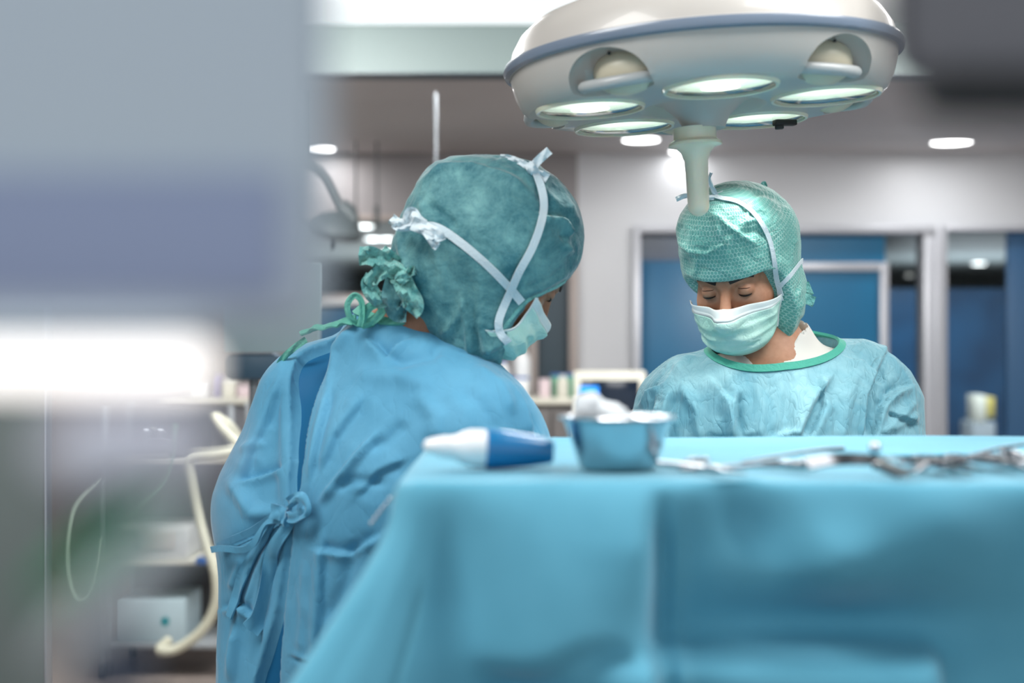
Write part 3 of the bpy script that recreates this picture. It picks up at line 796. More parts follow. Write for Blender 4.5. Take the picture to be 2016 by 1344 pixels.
# gown with the neck opening cut out
nA = np.array([cx - .007, cy - .028, 1.42])
def holeA(P):
    x = (P[:, 0] - nA[0] - .10 * (P[:, 2] - 1.42)) / .117; y = (P[:, 1] - nA[1] - (1.40 - P[:, 2]) * .2) / .074
    return (np.sqrt(x * x + y * y) - 1) * .09
def gownA_base(P): return A_.gown(P)
def gownA(P): return smax(gownA_base(P), -np.maximum(holeA(P), 1.33 - P[:, 2]), .004)
V, F = surf(gownA, (cx - .42, cy - .48, .38), (cx + .42, cy + .36, 1.52), .0065)
V, F = refine(gownA, V, F, np.array([cx, cy - .1, 1.36]), .34, 1)
foldsA = [
 ('s', [(1395, 735), (1440, 790), (1460, 870)], 12, 5), ('s', [(1452, 770), (1448, 872)], 9, 6), ('r', [(1340, 760), (1372, 810), (1380, 880)], 11, 6),
 ('s', [(1292, 790), (1286, 880)], 10, -6), ('s', [(1325, 770), (1310, 830), (1312, 880)], 10, 6), ('r', [(1345, 700), (1290, 740), (1262, 790)], 10, 4),
 ('r', [(1490, 740), (1500, 800), (1496, 880)], 9, 3), ('s', [(1640, 740), (1600, 800), (1570, 870)], 12, 6), ('s', [(1612, 735), (1622, 800), (1590, 872)], 10, -5),
 ('r', [(1690, 720), (1668, 790), (1650, 880)], 14, 7), ('s', [(1745, 690), (1706, 780), (1694, 880)], 10, 9), ('s', [(1772, 760), (1735, 800), (1712, 880)], 9, -7),
 ('r', [(1800, 790), (1760, 830), (1730, 860)], 9, 6), ('s', [(1740, 780), (1790, 760)], 8, 4), ('s', [(1745, 810), (1805, 835)], 8, -4), ('r', [(1752, 850), (1806, 815)], 7, 4),
 ('r', [(1660, 660), (1720, 690), (1770, 720)], 12, 4), ('s', [(1640, 690), (1700, 715), (1740, 760)], 9, 4), ('r', [(1370, 690), (1330, 740)], 9, 4),
 ('r', [(1560, 730), (1548, 790), (1552, 860)], 12, -4), ('s', [(1255, 800), (1275, 770), (1300, 758)], 7, 4), ('r', [(1420, 760), (1416, 830)], 9, -3),
 ('r', [(1500, 860), (1440, 866), (1380, 860)], 7, -3), ('r', [(1600, 862), (1560, 850), (1510, 868)], 7, 3)]
N = vnormals(V, F); fr = np.clip(-N[:, 1] * 2 + .3, 0, 1)
nearhole = np.clip((np.maximum(holeA(V), 1.33 - V[:, 2]) - .004) / .03, 0, 1)
V = V + N * ((fold_field(V, foldsA) * 1.5 * fr + (ridged(V * (1.3, 1.3, .4), 9) - .5) * .010 + (ridged(V * (1, 1, .6) + 3, 24) - .5) * .0034) * nearhole)[:, None]
tgA = tree(V, F)
gA = meshobj('gown', V, F, m_gownA, PA); gA['label'] = 'light blue crinkled surgical gown'
# green binding round the neck opening
def ring_on(fb, fh, cen, n=72, zt=1.56, ax=None):
    pts = []
    for i in range(n):
        a = 2 * math.pi * i / n; d = np.array([math.cos(a), math.sin(a), 0])
        lo, hi = np.full(1, .02), np.full(1, .30)
        # on the base surface: march down a fan of vertical lines, find where hole=0
        rr = np.linspace(.03, .2, 120); best = None
        for r in rr:
            z = np.linspace(zt, 1.30, 90); Q = np.stack([cen[0] + d[0] * r + 0 * z, cen[1] + d[1] * r + 0 * z, z], -1)
            v = fb(Q)
            if (v < 0).any():
                k = (v < 0).argmax(); q = Q[k]
                if fh(q[None])[0] > 0: best = q; break
        if best is None: best = np.array([cen[0] + d[0] * .1, cen[1] + d[1] * .1, 1.4])
        pts.append(best)
    P = np.array(pts)
    for _ in range(3): P = (np.roll(P, 1, 0) + P * 2 + np.roll(P, -1, 0)) / 4
    return P
RA = ring_on(gownA_base, holeA, nA)
g = grad(gownA_base, RA, .003); g /= np.linalg.norm(g, axis=1)[:, None]
oc = RA - nA; oc[:, 2] = 0; oc /= np.linalg.norm(oc, axis=1)[:, None]
cl = np.vstack([RA, RA[:1]]) + np.vstack([g, g[:1]]) * .002
ribbon('neck_binding', list(cl), list(np.vstack([g, g[:1]]) + np.vstack([oc, oc[:1]]) * .25), .013, .005, m_trim, gA, n=2)

# cap
def capA_solid(P):
    d = ell(P, px(1468, 476, 2.52), (.0925, .118, .100))
    d = smin(d, ell(P, px(1412, 455, 2.44), (.066, .066, .064)), .075)
    q = HA.loc(P)
    d = smin(d, ell(q, (0, .018, .045), (.082, .106, .092)), .03)
    d = smin(d, ell(q, (0, -.004, .012), (.0885, .094, .058)), .03)          # band over the brow
    d = smin(d, ell(P, px(1500, 590, 2.50), (.074, .084, .085)), .04)        # sides and neck
    d = smin(d, rc(q, (.055, .03, -.055), (.03, -.045, -.105), .040, .030), .03)
    return d
def carveA(P):
    q = HA.loc(P)
    return rbox(q, (0, -.150, -.092), (.20, .108, .119), .03)
def capA(P):
    q = HA.loc(P)
    return smax(capA_solid(P), -carveA(P), .003)
V, F = surf(capA, px(1300, 740, 2.45) - (0, .22, 0), px(1640, 340, 2.45) + (0, .26, .02), .0036)
foldsC = [('r', [(1328, 470), (1358, 494), (1392, 499), (1428, 480), (1452, 452)], 4, 4.5), ('r', [(1403, 415), (1432, 445), (1470, 470), (1492, 484)], 5, 5),
 ('s', [(1450, 452), (1468, 420), (1474, 400)], 7, 4), ('r', [(1455, 460), (1490, 455), (1512, 470)], 5, -4), ('r', [(1462, 440), (1488, 432), (1506, 450)], 5, 4),
 ('r', [(1470, 425), (1495, 418), (1512, 430)], 4, -3), ('r', [(1480, 398), (1500, 392), (1522, 402)], 4, 3), ('r', [(1478, 385), (1502, 380), (1524, 392)], 4, -3),
 ('r', [(1545, 400), (1562, 440), (1565, 500)], 7, 4), ('r', [(1530, 385), (1550, 430)], 6, -3), ('s', [(1540, 600), (1565, 590), (1575, 560)], 6, 4),
 ('r', [(1520, 640), (1560, 622), (1585, 590)], 6, 4), ('r', [(1520, 665), (1560, 650), (1588, 620)], 6, -4), ('r', [(1400, 420), (1412, 440), (1414, 470)], 5, 3),
 ('r', [(1352, 505), (1352, 540)], 6, -3), ('r', [(1372, 505), (1368, 545)], 5, 3), ('r', [(1340, 440), (1348, 480)], 6, -3)]
N = vnormals(V, F); fr = np.clip(-N[:, 1] * 3 + .4, 0, 1); nr = np.clip((carveA(V) - .002) / .012, 0, 1)
V = V + N * ((fold_field(V, foldsC) * fr + (ridged(V, 22) - .5) * .0035 + (ridged(V + 9, 60) - .5) * .0014) * nr)[:, None]
tcA = tree(V, F)
cA = meshobj('surgical_cap', V, F, m_capA, PA); cA['label'] = 'green honeycomb-patterned surgical cap'
# UVs: arc length round the head and up it, cells about 5 mm
me = cA.data; uvl = me.uv_layers.new(name='UVMap'); q = HA.loc(V) - (0, .01, 0)
rad = np.sqrt(q[:, 0] ** 2 + q[:, 1] ** 2); az = np.arctan2(q[:, 0], -q[:, 1]); elv = np.arctan2(q[:, 2] + .02, rad)
uvv = np.stack([az * .105 / .0062, elv * .12 / .0062], -1)
li = np.empty(len(me.loops), dtype=np.int32); me.loops.foreach_get('vertex_index', li); uvl.data.foreach_set('uv', uvv[li].astype(np.float32).ravel())
# rolled edge over the brow
# cap ties behind the neck
free('cap_tie', [(1562, 573, 2.48), (1582, 572, 2.48), (1597, 566, 2.48)], .024, m_capB2, cA, seed=2)
free('cap_tie', [(1562, 592, 2.47), (1584, 588, 2.47), (1603, 594, 2.47)], .018, m_capB2, cA, seed=3, th=.005)
free('cap_tie', [(1500, 366, 2.50), (1504, 360, 2.505), (1508, 371, 2.51)], .007, m_capB2, cA, seed=5)
# mask
mkA, GA = build_mask(HA, PA, lambda u: -.016 - .014 * np.abs(u) + .004 * np.exp(-(u / .18) ** 2), lambda u: -.117 + .026 * np.abs(u) ** 2.2, 1.08, 3)
f_headgear = lambda P: np.minimum(capA(P), HA.s * head_local(HA.loc(P)) - .008)
pr = lambda P: topx(np.array([P]))[0]
cr = pr(GA[0, -1]); cb = pr(GA[0, 0])
print('ringA', topx(RA)[topx(RA)[:, 1].argmax()], topx(RA)[topx(RA)[:, 0].argmin()], topx(RA)[topx(RA)[:, 0].argmax()]); print('maskA corners', cb, cr, pr(GA[-1, 30]), pr(GA[-1, -1]), pr(GA[0, 30]))
strap('strap', [tcA], [tuple(pr(GA[3, -1]) + (2, -4)), (1529, 548), (1522, 510), (1510, 462), (1486, 424), (1452, 398), (1420, 392), (1406, 388)], .003, .0085, m_strap, mkA, 2.2, 2.8)
strap('strap', [tcA], [tuple(pr(GA[8, -1]) + (3, -2)), (1534, 566), (1552, 545), (1570, 520), (1577, 512)], .003, .0075, m_strap, mkA, 2.2, 2.8)
free('strap_end', [(1413, 390, 2.40), (1403, 372, 2.395), (1397, 352, 2.39), (1400, 340, 2.39)], .007, m_strap, mkA, seed=6, wp=lambda t: .9 + .3 * math.sin(t * 6))
free('strap_end', [(1412, 389, 2.40), (1385, 388, 2.385), (1352, 385, 2.38), (1331, 392, 2.38)], .0085, m_strap, mkA, seed=8)
free('strap_knot', [(1400, 392, 2.405), (1420, 384, 2.41), (1444, 377, 2.43)], .013, m_strap, mkA, seed=9, th=.005)
# ================================================================== surgeon seen from behind
DB = 2.17
HB = Head(px(995, 508, DB), (.69, .24, -.69), roll=0.0, scale=1.0)
bx_, by_ = X(772, 2.20), 2.215
psi = math.radians(131); fB = np.array([.755, .656, 0]); lB = np.array([-.656, .755, 0])
chest = np.array([bx_ - .010, by_ + .0, 1.20])
B_ = Body(HB, psi, tuple(np.array([bx_ - .035, by_ + .02, .98])), tuple(chest), .180,
          SL=tuple(np.array([bx_, by_, 1.318]) + lB * .175 + fB * .03), SR=tuple(np.array([bx_, by_, 1.285]) - lB * .165 + fB * .035), NB=(bx_ + .0, by_ + .01, 1.424),
          EL=tuple(np.array([bx_, by_, 1.10]) + lB * .29 + fB * .0), ER=tuple(np.array([bx_, by_, 1.05]) - lB * .165 + fB * .17),
          WL=tuple(np.array([bx_, by_, 1.06]) + lB * .10 + fB * .27), WR=tuple(np.array([bx_, by_, 1.05]) - lB * .05 + fB * .31),
          feet=[tuple(np.array([bx_, by_, .05]) + lB * .12), tuple(np.array([bx_, by_, .05]) - lB * .12)], flat=.72, nose=.010)
V, F = surf(B_.skin, (bx_ - .50, by_ - .40, 0), (bx_ + .52, by_ + .56, 1.80), .0075)
V, F = refine(B_.skin, V, F, HB.wor((0, -.05, 0)), .14, 2)
PB = meshobj('person', V, F, m_skin2)
tag(PB, 'surgeon seen from behind in a blue gown tied at the waist, in plain teal cap', 'person')
face_bits(HB, PB, m_lid)
B_.gloves(PB); B_.legs(PB)
def gownB_base(P):
    d = B_.gown(P, .022, .42, .03)
    # loose cloth over the far shoulder blade and the elbow
    d = smin(d, rc(P, px(598, 790, 2.30), px(545, 1000, 2.30), .070, .088), .07)
    d = smin(d, rc(P, px(545, 1000, 2.30), px(545, 1420, 2.30), .085, .095), .06)
    d = smin(d, rc(P, px(888, 812, 2.18), px(950, 900, 2.14), .078, .075), .06)
    return d
nB = np.array([bx_ + .012, by_ + .01, 1.46])
def holeB(P):
    x = (P[:, 0] - nB[0]) / .068; y = (P[:, 1] - nB[1]) / .075
    return (np.sqrt(x * x + y * y) - 1) * .07
def shellB(P): return smax(gownB_base(P), -np.maximum(holeB(P), 1.36 - P[:, 2]), .004)
# the open slit down the back: edges traced on the cloth
slitc = [(628, 690, 30), (607, 745, 27), (592, 820, 22), (583, 900, 17), (576, 970, 13), (574, 1010, 5), (569, 1060, 5), (560, 1130, 7), (551, 1200, 9), (542, 1260, 15), (528, 1344, 22), (515, 1420, 26)]
R_, g_, h_ = march(gownB_base, [(a, b) for a, b, c in slitc], 1.9, 2.7)
def slit(P):
    d = np.full(len(P), 9.0)
    for i in range(len(R_) - 1):
        wa = (3 + 1.55 * slitc[i][2]) / FPX * R_[i][1]; wb = (3 + 1.55 * slitc[i + 1][2]) / FPX * R_[i + 1][1]
        d = np.minimum(d, rc(P, R_[i], R_[i + 1], wa, wb))
    return d
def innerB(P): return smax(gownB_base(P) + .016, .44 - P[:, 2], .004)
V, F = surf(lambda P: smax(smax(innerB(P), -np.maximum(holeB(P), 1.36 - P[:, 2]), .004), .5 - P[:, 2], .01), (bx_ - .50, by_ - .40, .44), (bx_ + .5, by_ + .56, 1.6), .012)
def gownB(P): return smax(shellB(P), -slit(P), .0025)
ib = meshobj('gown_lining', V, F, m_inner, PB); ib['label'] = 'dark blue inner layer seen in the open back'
V, F = surf(gownB, (bx_ - .52, by_ - .42, .38), (bx_ + .54, by_ + .60, 1.6), .0075)
V, F = refine(gownB, V, F, np.array([bx_ - .03, by_ - .1, 1.25]), .42, 1)
foldsB = [
 ('r', [(565, 700), (560, 800), (568, 900), (560, 990)], 14, 6), ('s', [(560, 740), (520, 850), (470, 960)], 14, 5), ('r', [(540, 830), (500, 920)], 10, 4),
 ('s', [(470, 950), (520, 935), (560, 920)], 8, 5), ('r', [(450, 940), (500, 1010), (560, 1010)], 14, 6), ('r', [(480, 890), (525, 870)], 8, 3), ('s', [(455, 1080), (500, 1060), (560, 1030)], 9, 4),
 ('r', [(555, 1040), (510, 1130), (470, 1230), (455, 1344)], 10, 5), ('s', [(545, 1060), (520, 1160), (500, 1240)], 8, 5), ('r', [(480, 1100), (455, 1160)], 8, 4),
 ('s', [(440, 1200), (480, 1190), (505, 1220)], 7, 5), ('r', [(470, 1240), (460, 1340)], 8, 5), ('s', [(520, 1240), (505, 1340)], 8, -4),
 ('r', [(700, 640), (660, 690), (640, 760)], 9, 6), ('s', [(720, 660), (760, 700), (780, 680), (810, 665)], 10, 5), ('r', [(740, 690), (790, 715), (850, 700), (870, 670)], 12, -5),
 ('s', [(650, 760), (630, 850), (612, 950)], 9, 4), ('r', [(690, 740), (780, 740), (860, 760)], 18, 4), ('r', [(630, 990), (680, 930), (745, 850)], 8, 7), ('s', [(700, 980), (745, 930), (800, 905)], 14, -3),
 ('r', [(655, 960), (700, 945), (760, 950)], 10, -4), ('s', [(620, 1080), (690, 1090), (750, 1050)], 10, 4), ('r', [(600, 1100), (596, 1200), (590, 1300)], 10, 3),
 ('s', [(640, 1060), (634, 1180), (620, 1300)], 12, 4), ('s', [(570, 1290), (620, 1305), (640, 1290)], 5, -3), ('r', [(700, 1060), (680, 1150), (640, 1230)], 16, -6),
 ('r', [(930, 720), (980, 760), (1010, 820)], 12, 5), ('s', [(990, 740), (1030, 790), (1050, 860)], 10, 5), ('r', [(900, 760), (950, 800), (980, 860)], 16, -4),
 ('r', [(820, 770), (860, 820), (850, 870)], 18, 4), ('s', [(720, 780), (660, 860), (630, 930)], 16, 4), ('r', [(800, 830), (760, 870), (720, 880)], 14, -4)]
N = vnormals(V, F); fr = np.clip(-N[:, 1] * 2 + .5, 0, 1); nr = np.clip((np.minimum(np.maximum(holeB(V), 1.36 - V[:, 2]), slit(V)) - .002) / .022, 0, 1)
V = V + N * ((fold_field(V, foldsB) * 1.6 * fr + (ridged(V * (1.2, 1.2, .45) + 5, 6) - .5) * .008 + (ridged(V * (1, 1, .6) + 3, 17) - .5) * .0022) * nr)[:, None]
tgB = tree(V, F)
gB = meshobj('gown', V, F, m_gownB, PB); gB['label'] = 'blue surgical gown open down the back'
RB = ring_on(gownB_base, holeB, nB, zt=1.60)
g = grad(gownB_base, RB, .003); g /= np.linalg.norm(g, axis=1)[:, None]
cl = np.vstack([RB, RB[:1]]) + np.vstack([g, g[:1]]) * .002
ribbon('neck_binding', list(cl), list(np.vstack([g, g[:1]])), .013, .005, m_tieg, gB, n=2)
# waist bow
fg = gownB_base
strap('waist_tie', [tgB], [(572, 1008), (540, 1014), (500, 1040), (462, 1058), (440, 1072)], .010, .011, m_gownB, gB, n=6, th=.003)
strap('waist_tie', [tgB], [(440, 1074), (480, 1076), (520, 1058), (548, 1036), (570, 1016)], .022, .010, m_gownB, gB, n=6, th=.003)
strap('waist_tie', [tgB], [(576, 1004), (592, 992), (606, 978), (622, 982), (626, 1000), (616, 1012), (598, 1018), (580, 1010)], .022, .016, m_gownB, gB, n=6, th=.003, wob=.003)
strap('waist_tie', [tgB], [(574, 1008), (566, 1040), (545, 1080), (528, 1120), (508, 1200), (498, 1230)], .014, .030, m_gownB, gB, n=6, th=.003, wp=lambda t: .5 + .5 * t, wob=.002)
strap('waist_tie', [tgB], [(562, 1012), (536, 1050), (500, 1100), (478, 1160), (462, 1210)], .010, .022, m_gownB, gB, n=6, th=.003, wp=lambda t: .5 + .5 * t, wob=.002)
strap('tie_knot', [tgB], [(560, 1006), (574, 1012), (588, 1022)], .020, .022, m_gownB, gB, n=6, th=.010, wob=.002)
# green neck ties
dz = 2.14
free('neck_tie', [(745, 634, dz + .02), (715, 640, dz), (690, 626, dz - .01), (684, 600, dz - .01), (698, 581, dz - .01), (712, 594, dz - .01), (712, 625, dz - .012), (708, 642, dz - .01)], .009, m_tieg, gB, seed=1, th=.003)
free('neck_tie', [(708, 640, dz), (724, 608, dz - .005), (745, 598, dz), (752, 612, dz), (735, 630, dz), (712, 640, dz)], .013, m_tieg, gB, seed=2, th=.003)
strap('neck_tie', [tgB], [(706, 640), (680, 645), (650, 653), (625, 660), (603, 668)], .012, .017, m_tieg, gB, n=6, th=.003, wob=.003)
free('neck_tie', [(603, 668, 2.24), (580, 684, 2.25), (560, 702, 2.26), (546, 724, 2.27)], .010, m_tieg, gB, seed=4, th=.003)

# cap
def capB_solid(P):
    d = ell(P, px(988, 462, 2.19), (.110, .110, .111))
    d = smin(d, ell(P, px(901, 394, 2.19), (.065, .080, .067)), .045)
    d = smin(d, ell(P, px(868, 500, 2.19), (.070, .080, .074)), .06)
    q = HB.loc(P)
    d = smin(d, ell(q, (0, .004, .0), (.097, .095, .078)), .03); d = smin(d, ell(q, (0, .018, .045), (.082, .106, .092)) * 1.04, .03)
    d = smin(d, rc(P, px(880, 560, 2.19), px(965, 640, 2.17), .075, .060), .05)
    d = smin(d, rc(P, px(848, 560, 2.20), px(935, 655, 2.17), .060, .052), .03)
    d = smin(d, rc(P, px(965, 650, 2.17), px(990, 690, 2.17), .046, .024), .03)
    return d
_a = HB.loc(np.array([px(1108, 556, DB), px(1030, 588, DB), px(976, 650, DB), px(975, 722, DB)]))[:, 1:]
def carveB(P):
    q = HB.loc(P)[:, 1:]
    def half(a, b):
        t = b - a; n = np.array([t[1], -t[0]]); n /= np.linalg.norm(n); return (q - a) @ n
    h1 = half(_a[0], _a[1]); h2 = half(_a[1], _a[2]); h3 = half(_a[2], _a[3])
    s = -1 if half_sign else 1
    return smax(smax(s * h1, s * h2, .02), s * h3, .02)
half_sign = False
def _test():
    q = np.array([HB.wor((0, -.11, -.05))]); return carveB(q)[0]
if _test() > 0: half_sign = True
print('carveB sign', _test(), _a)
def capB(P): return smax(capB_solid(P), -carveB(P), .003)
V, F = surf(capB, px(740, 760, 2.19) - (0, .2, 0), px(1170, 280, 2.19) + (0, .2, .02), .0042)
foldsD = [('r', [(828, 362), (870, 330), (930, 328), (1000, 350), (1050, 385)], 6, 5), ('r', [(842, 400), (880, 430), (900, 450)], 8, -5), ('r', [(828, 395), (845, 440), (880, 470)], 7, 4),
 ('r', [(905, 570), (920, 640), (925, 700)], 5, 6), ('r', [(932, 600), (938, 660), (942, 705)], 5, -6), ('r', [(915, 590), (890, 640), (870, 660)], 6, 4), ('r', [(945, 640), (965, 660), (990, 650)], 6, -5),
 ('r', [(955, 690), (990, 670), (1005, 640)], 6, 5), ('s', [(1060, 420), (1110, 430), (1130, 470)], 8, 4), ('r', [(1085, 420), (1120, 450), (1115, 490), (1100, 500)], 6, 4), ('r', [(1120, 400), (1135, 440)], 6, 3),
 ('r', [(1105, 480), (1128, 500)], 6, 5), ('r', [(1098, 460), (1130, 470)], 5, -4), ('r', [(1052, 355), (1070, 400), (1068, 440)], 6, -3), ('r', [(785, 470), (800, 520), (830, 560)], 7, 4),
 ('r', [(850, 480), (870, 540), (880, 580)], 8, 3), ('r', [(800, 450), (850, 430), (880, 440)], 7, 4), ('s', [(1030, 575), (1080, 555), (1115, 530)], 6, 3), ('r', [(960, 700), (955, 660), (930, 620)], 7, 4)]
N = vnormals(V, F); fr = np.clip(-N[:, 1] * 3 + .6, 0, 1); nr = np.clip((carveB(V) - .002) / .012, 0, 1)
V = V + N * ((fold_field(V, foldsD) * 1.5 * fr + (ridged(V + 2, 14) - .5) * .0055 + (ridged(V + 9, 40) - .5) * .0026) * nr)[:, None]
tcB = tree(V, F)
cB = meshobj('surgical_cap', V, F, m_capB, PB); cB['label'] = 'plain teal surgical cap'
# light hem along the opening
Rh, gh, hh = march(capB, [(1112, 552), (1095, 563), (1070, 574), (1045, 586), (1030, 598), (1012, 618), (994, 642), (984, 660)], 1.9, 2.5)
ribbon('cap_hem', [Rh[i] + gh[i] * .001 for i in range(len(Rh))], list(gh), .006, .003, m_capB2, cB, n=5)
# bunched ties at the nape
dt = 2.12
for i_, (p_, w_, s_) in enumerate((
    ([(800, 545, dt), (765, 525, dt - .01), (735, 505, dt - .01), (707, 503, dt)], .028, 1), ([(800, 548, dt), (770, 530, dt), (745, 540, dt - .015), (722, 560, dt - .01)], .022, 2),
    ([(735, 540, dt), (728, 565, dt - .01), (745, 590, dt - .01), (765, 585, dt)], .024, 3), ([(790, 545, dt - .01), (800, 570, dt - .02), (815, 600, dt - .02), (806, 615, dt - .01)], .030, 4),
    ([(785, 545, dt), (775, 580, dt - .01), (782, 610, dt), (800, 612, dt)], .034, 5), ([(790, 545, dt - .012), (808, 535, dt - .02), (818, 531, dt - .02)], .014, 6),
    ([(745, 500, dt), (770, 520, dt), (790, 545, dt)], .034, 7))):
    free('cap_tie', p_, w_, m_capB2 if i_ != 4 else m_capB, cB, seed=s_ * 7, th=.006, wob=.010)
free('tie_knot', [(782, 538, dt - .02), (792, 546, dt - .025), (800, 556, dt - .02)], .018, m_capB2, cB, seed=31, th=.012, wob=.004)
# mask
mkB, GB = build_mask(HB, PB, lambda u: -.025 - .004 * np.abs(u), lambda u: -.128 + .012 * np.abs(u) ** 2, 0.98, 5, white=.17, bul=.006, out=.004, nose=.010, pinch=.30)
_q = GB.reshape(-1, 3); _i = np.arange(41 * 61).reshape(41, 61); tmB = tree(_q, np.stack([_i[:-1, :-1], _i[1:, :-1], _i[1:, 1:], _i[:-1, 1:]], -1).reshape(-1, 4))
print('maskB', pr(GB[0, 0]), pr(GB[0, -1]), pr(GB[0, 30]), pr(GB[-1, 30]), pr(GB[-1, 0]), pr(GB[-1, -1]))
f_hb = lambda P: np.minimum(capB(P), HB.s * head_local(HB.loc(P)) - .010)
mc = pr(GB[0, 0]); ml = pr(GB[-1, 0])
strap('strap', [tcB, tmB], [(1026, 594), (1008, 570), (985, 545), (960, 520), (925, 490), (895, 468), (860, 448), (835, 442)], .003, .0125, m_strap, mkB)
strap('strap', [tcB, tmB], [(1000, 672), (986, 658), (980, 635), (990, 605), (1003, 575), (1022, 530), (1042, 495), (1060, 450), (1069, 410), (1066, 375), (1052, 345), (1046, 334)], .005, .0120, m_strap, mkB)
kd = 2.075
free('strap_knot', [(770, 430, kd + .02), (785, 440, kd + .01), (800, 438, kd), (806, 424, kd), (812, 418, kd), (822, 432, kd - .005), (835, 442, kd - .005)], .016, m_strap, mkB, seed=11, th=.006, wob=.006)
free('strap_knot', [(812, 440, kd - .01), (838, 450, kd - .02), (858, 462, kd - .03), (866, 476, kd - .03)], .020, m_strap, mkB, seed=12, th=.008, wob=.006)
free('strap_end', [(836, 452, kd - .02), (846, 466, kd - .03), (855, 480, kd - .03), (862, 486, kd - .03)], .012, m_strap, mkB, seed=13, th=.005, wob=.004)
free('strap_end', [(830, 440, kd), (802, 446, kd), (784, 446, kd), (776, 440, kd)], .013, m_strap, mkB, seed=14, th=.005, wob=.005)
k2 = 2.12
free('strap_end', [(1046, 334, k2), (1056, 320, k2), (1068, 308, k2), (1082, 296, k2)], .013, m_strap, mkB, seed=15, th=.003)
free('strap_knot', [(1038, 322, k2), (1048, 334, k2 - .01), (1060, 342, k2), (1078, 352, k2)], .014, m_strap, mkB, seed=16, th=.007, wob=.004)
free('strap_end', [(984, 310, k2 + .03), (1004, 312, k2 + .02), (1022, 318, k2 + .01), (1042, 330, k2)], .010, m_strap, mkB, seed=17, th=.004, wob=.004)
# ================================================================== surgical lamp
m_body = mat('lamp_body', (190, 186, 180), 0.36, 0.0, coat=0.25)
m_body_in = mat('lamp_recess_cream', (206, 200, 178), 0.35)
m_band = mat('lamp_rubber_band', (118, 132, 150), 0.28, coat=0.4)
m_grip = mat('lamp_grip', (176, 180, 180), 0.3)
m_handle = mat('lamp_handle_cover', (242, 236, 212), 0.28, sss=0.35, coat=0.4)
m_lens = bpy.data.materials.new('lamp_lens'); m_lens.use_nodes = True
_b = m_lens.node_tree.nodes['Principled BSDF']; _b.inputs['Transmission Weight'].default_value = 1; _b.inputs['Roughness'].default_value = .03
_b.inputs['IOR'].default_value = 1.2; _b.inputs['Base Color'].default_value = (.93, 1, .96, 1)
m_refl = mat('lamp_reflector', (226, 240, 230), 0.25, 0.5, emit=.8, emitc=(232, 246, 236))
m_bulb = mat('lamp_bulb', (255, 255, 246), 0.4, emit=9.0, emitc=(255, 254, 240))
LR = Matrix.Rotation(math.radians(-3.2), 4, 'Y')      # slight tilt, the far right side higher
LC = Vector(px(1384, 213, 2.2))
LM = Matrix.Translation(LC) @ LR
lamp = empty('surgical_lamp', LC); tag(lamp, 'large round ceiling operating lamp with five lit lenses and cream handle above the surgeons', 'surgical lamp')
def lkid(o): o.parent = lamp; o.matrix_parent_inverse = Matrix.Translation(-LC); return o
def arc(cx, cz, r, a0, a1, n): return [(cx + r * math.cos(a), cz + r * math.sin(a)) for a in np.linspace(math.radians(a0), math.radians(a1), n)]
prof = [(.0005, -.032), (.033, -.032), (.034, -.026), (.040, -.014), (.052, -.003), (.066, .009), (.078, .013), (.088, .008), (.096, .001), (.10, 0), (.18, 0), (.255, 0), (.270, .002), (.279, .010), (.288, .028), (.2935, .048), (.295, .060),
        (.299, .062), (.2995, .076), (.295, .079), (.291, .096), (.278, .118), (.255, .138), (.215, .154), (.16, .165), (.09, .170), (.0005, .171)]
bm = bmesh.new(); lathe(bm, prof, 128); bmesh.ops.recalc_face_normals(bm, faces=bm.faces)
me = bpy.data.meshes.new('shell'); bm.to_mesh(me); bm.free()
shell = bpy.data.objects.new('housing', me); COL.objects.link(shell)
ANG = [math.radians(a) for a in (-90, -18, 54, 126, 198)]      # lens directions; -90 is towards the camera
def cutter(bm2):
    m2 = bpy.data.meshes.new('c'); bm2.to_mesh(m2); bm2.free(); o = bpy.data.objects.new('c', m2); COL.objects.link(o)
    md = shell.modifiers.new('b', 'BOOLEAN'); md.operation = 'DIFFERENCE'; md.solver = 'EXACT'; md.object = o
    dg = bpy.context.evaluated_depsgraph_get(); nm = bpy.data.meshes.new_from_object(shell.evaluated_get(dg))
    shell.modifiers.clear(); shell.data = nm; bpy.data.objects.remove(o)
bm2 = bmesh.new()
for a in ANG:
    c = (.187 * math.cos(a), .187 * math.sin(a))
    t = bmesh.new(); lathe(t, [(.0005, -.02), (.0785, -.02), (.0785, .008), (.066, .040), (.03, .052), (.0005, .054)], 48, Matrix.Translation((c[0], c[1], 0)))
    bmesh.ops.recalc_face_normals(t, faces=t.faces); m3 = bpy.data.meshes.new('t'); t.to_mesh(m3); t.free(); bm2.from_mesh(m3)
cutter(bm2)
bm2 = bmesh.new()
GA_ = [a + math.radians(36) for a in ANG]
for a in GA_:
    u = Vector((math.cos(a), math.sin(a), 0)); t = bmesh.new()
    bmesh.ops.create_uvsphere(t, u_segments=32, v_segments=20, radius=1.0)
    M = Matrix.Translation(u * .268 + Vector((0, 0, .012))) @ Matrix.Rotation(a, 4, 'Z') @ Matrix.Rotation(math.radians(38), 4, 'Y') @ Matrix.Diagonal((.036, .066, .050, 1))
    t.transform(M); m3 = bpy.data.meshes.new('t'); t.to_mesh(m3); t.free(); bm2.from_mesh(m3)
cutter(bm2)
shell.data.transform(LM)
shell.data.materials.clear(); shell.data.materials.append(m_body)
shell.data.polygons.foreach_set('use_smooth', [True] * len(shell.data.polygons)); shell.data.set_sharp_from_angle(angle=math.radians(32))
lkid(shell)
lkid(LT('rubber_band', [(.2965, .060), (.3035, .0625), (.3055, .069), (.3035, .0755), (.2965, .078)], m_band, None, 128, LM, closed=True))
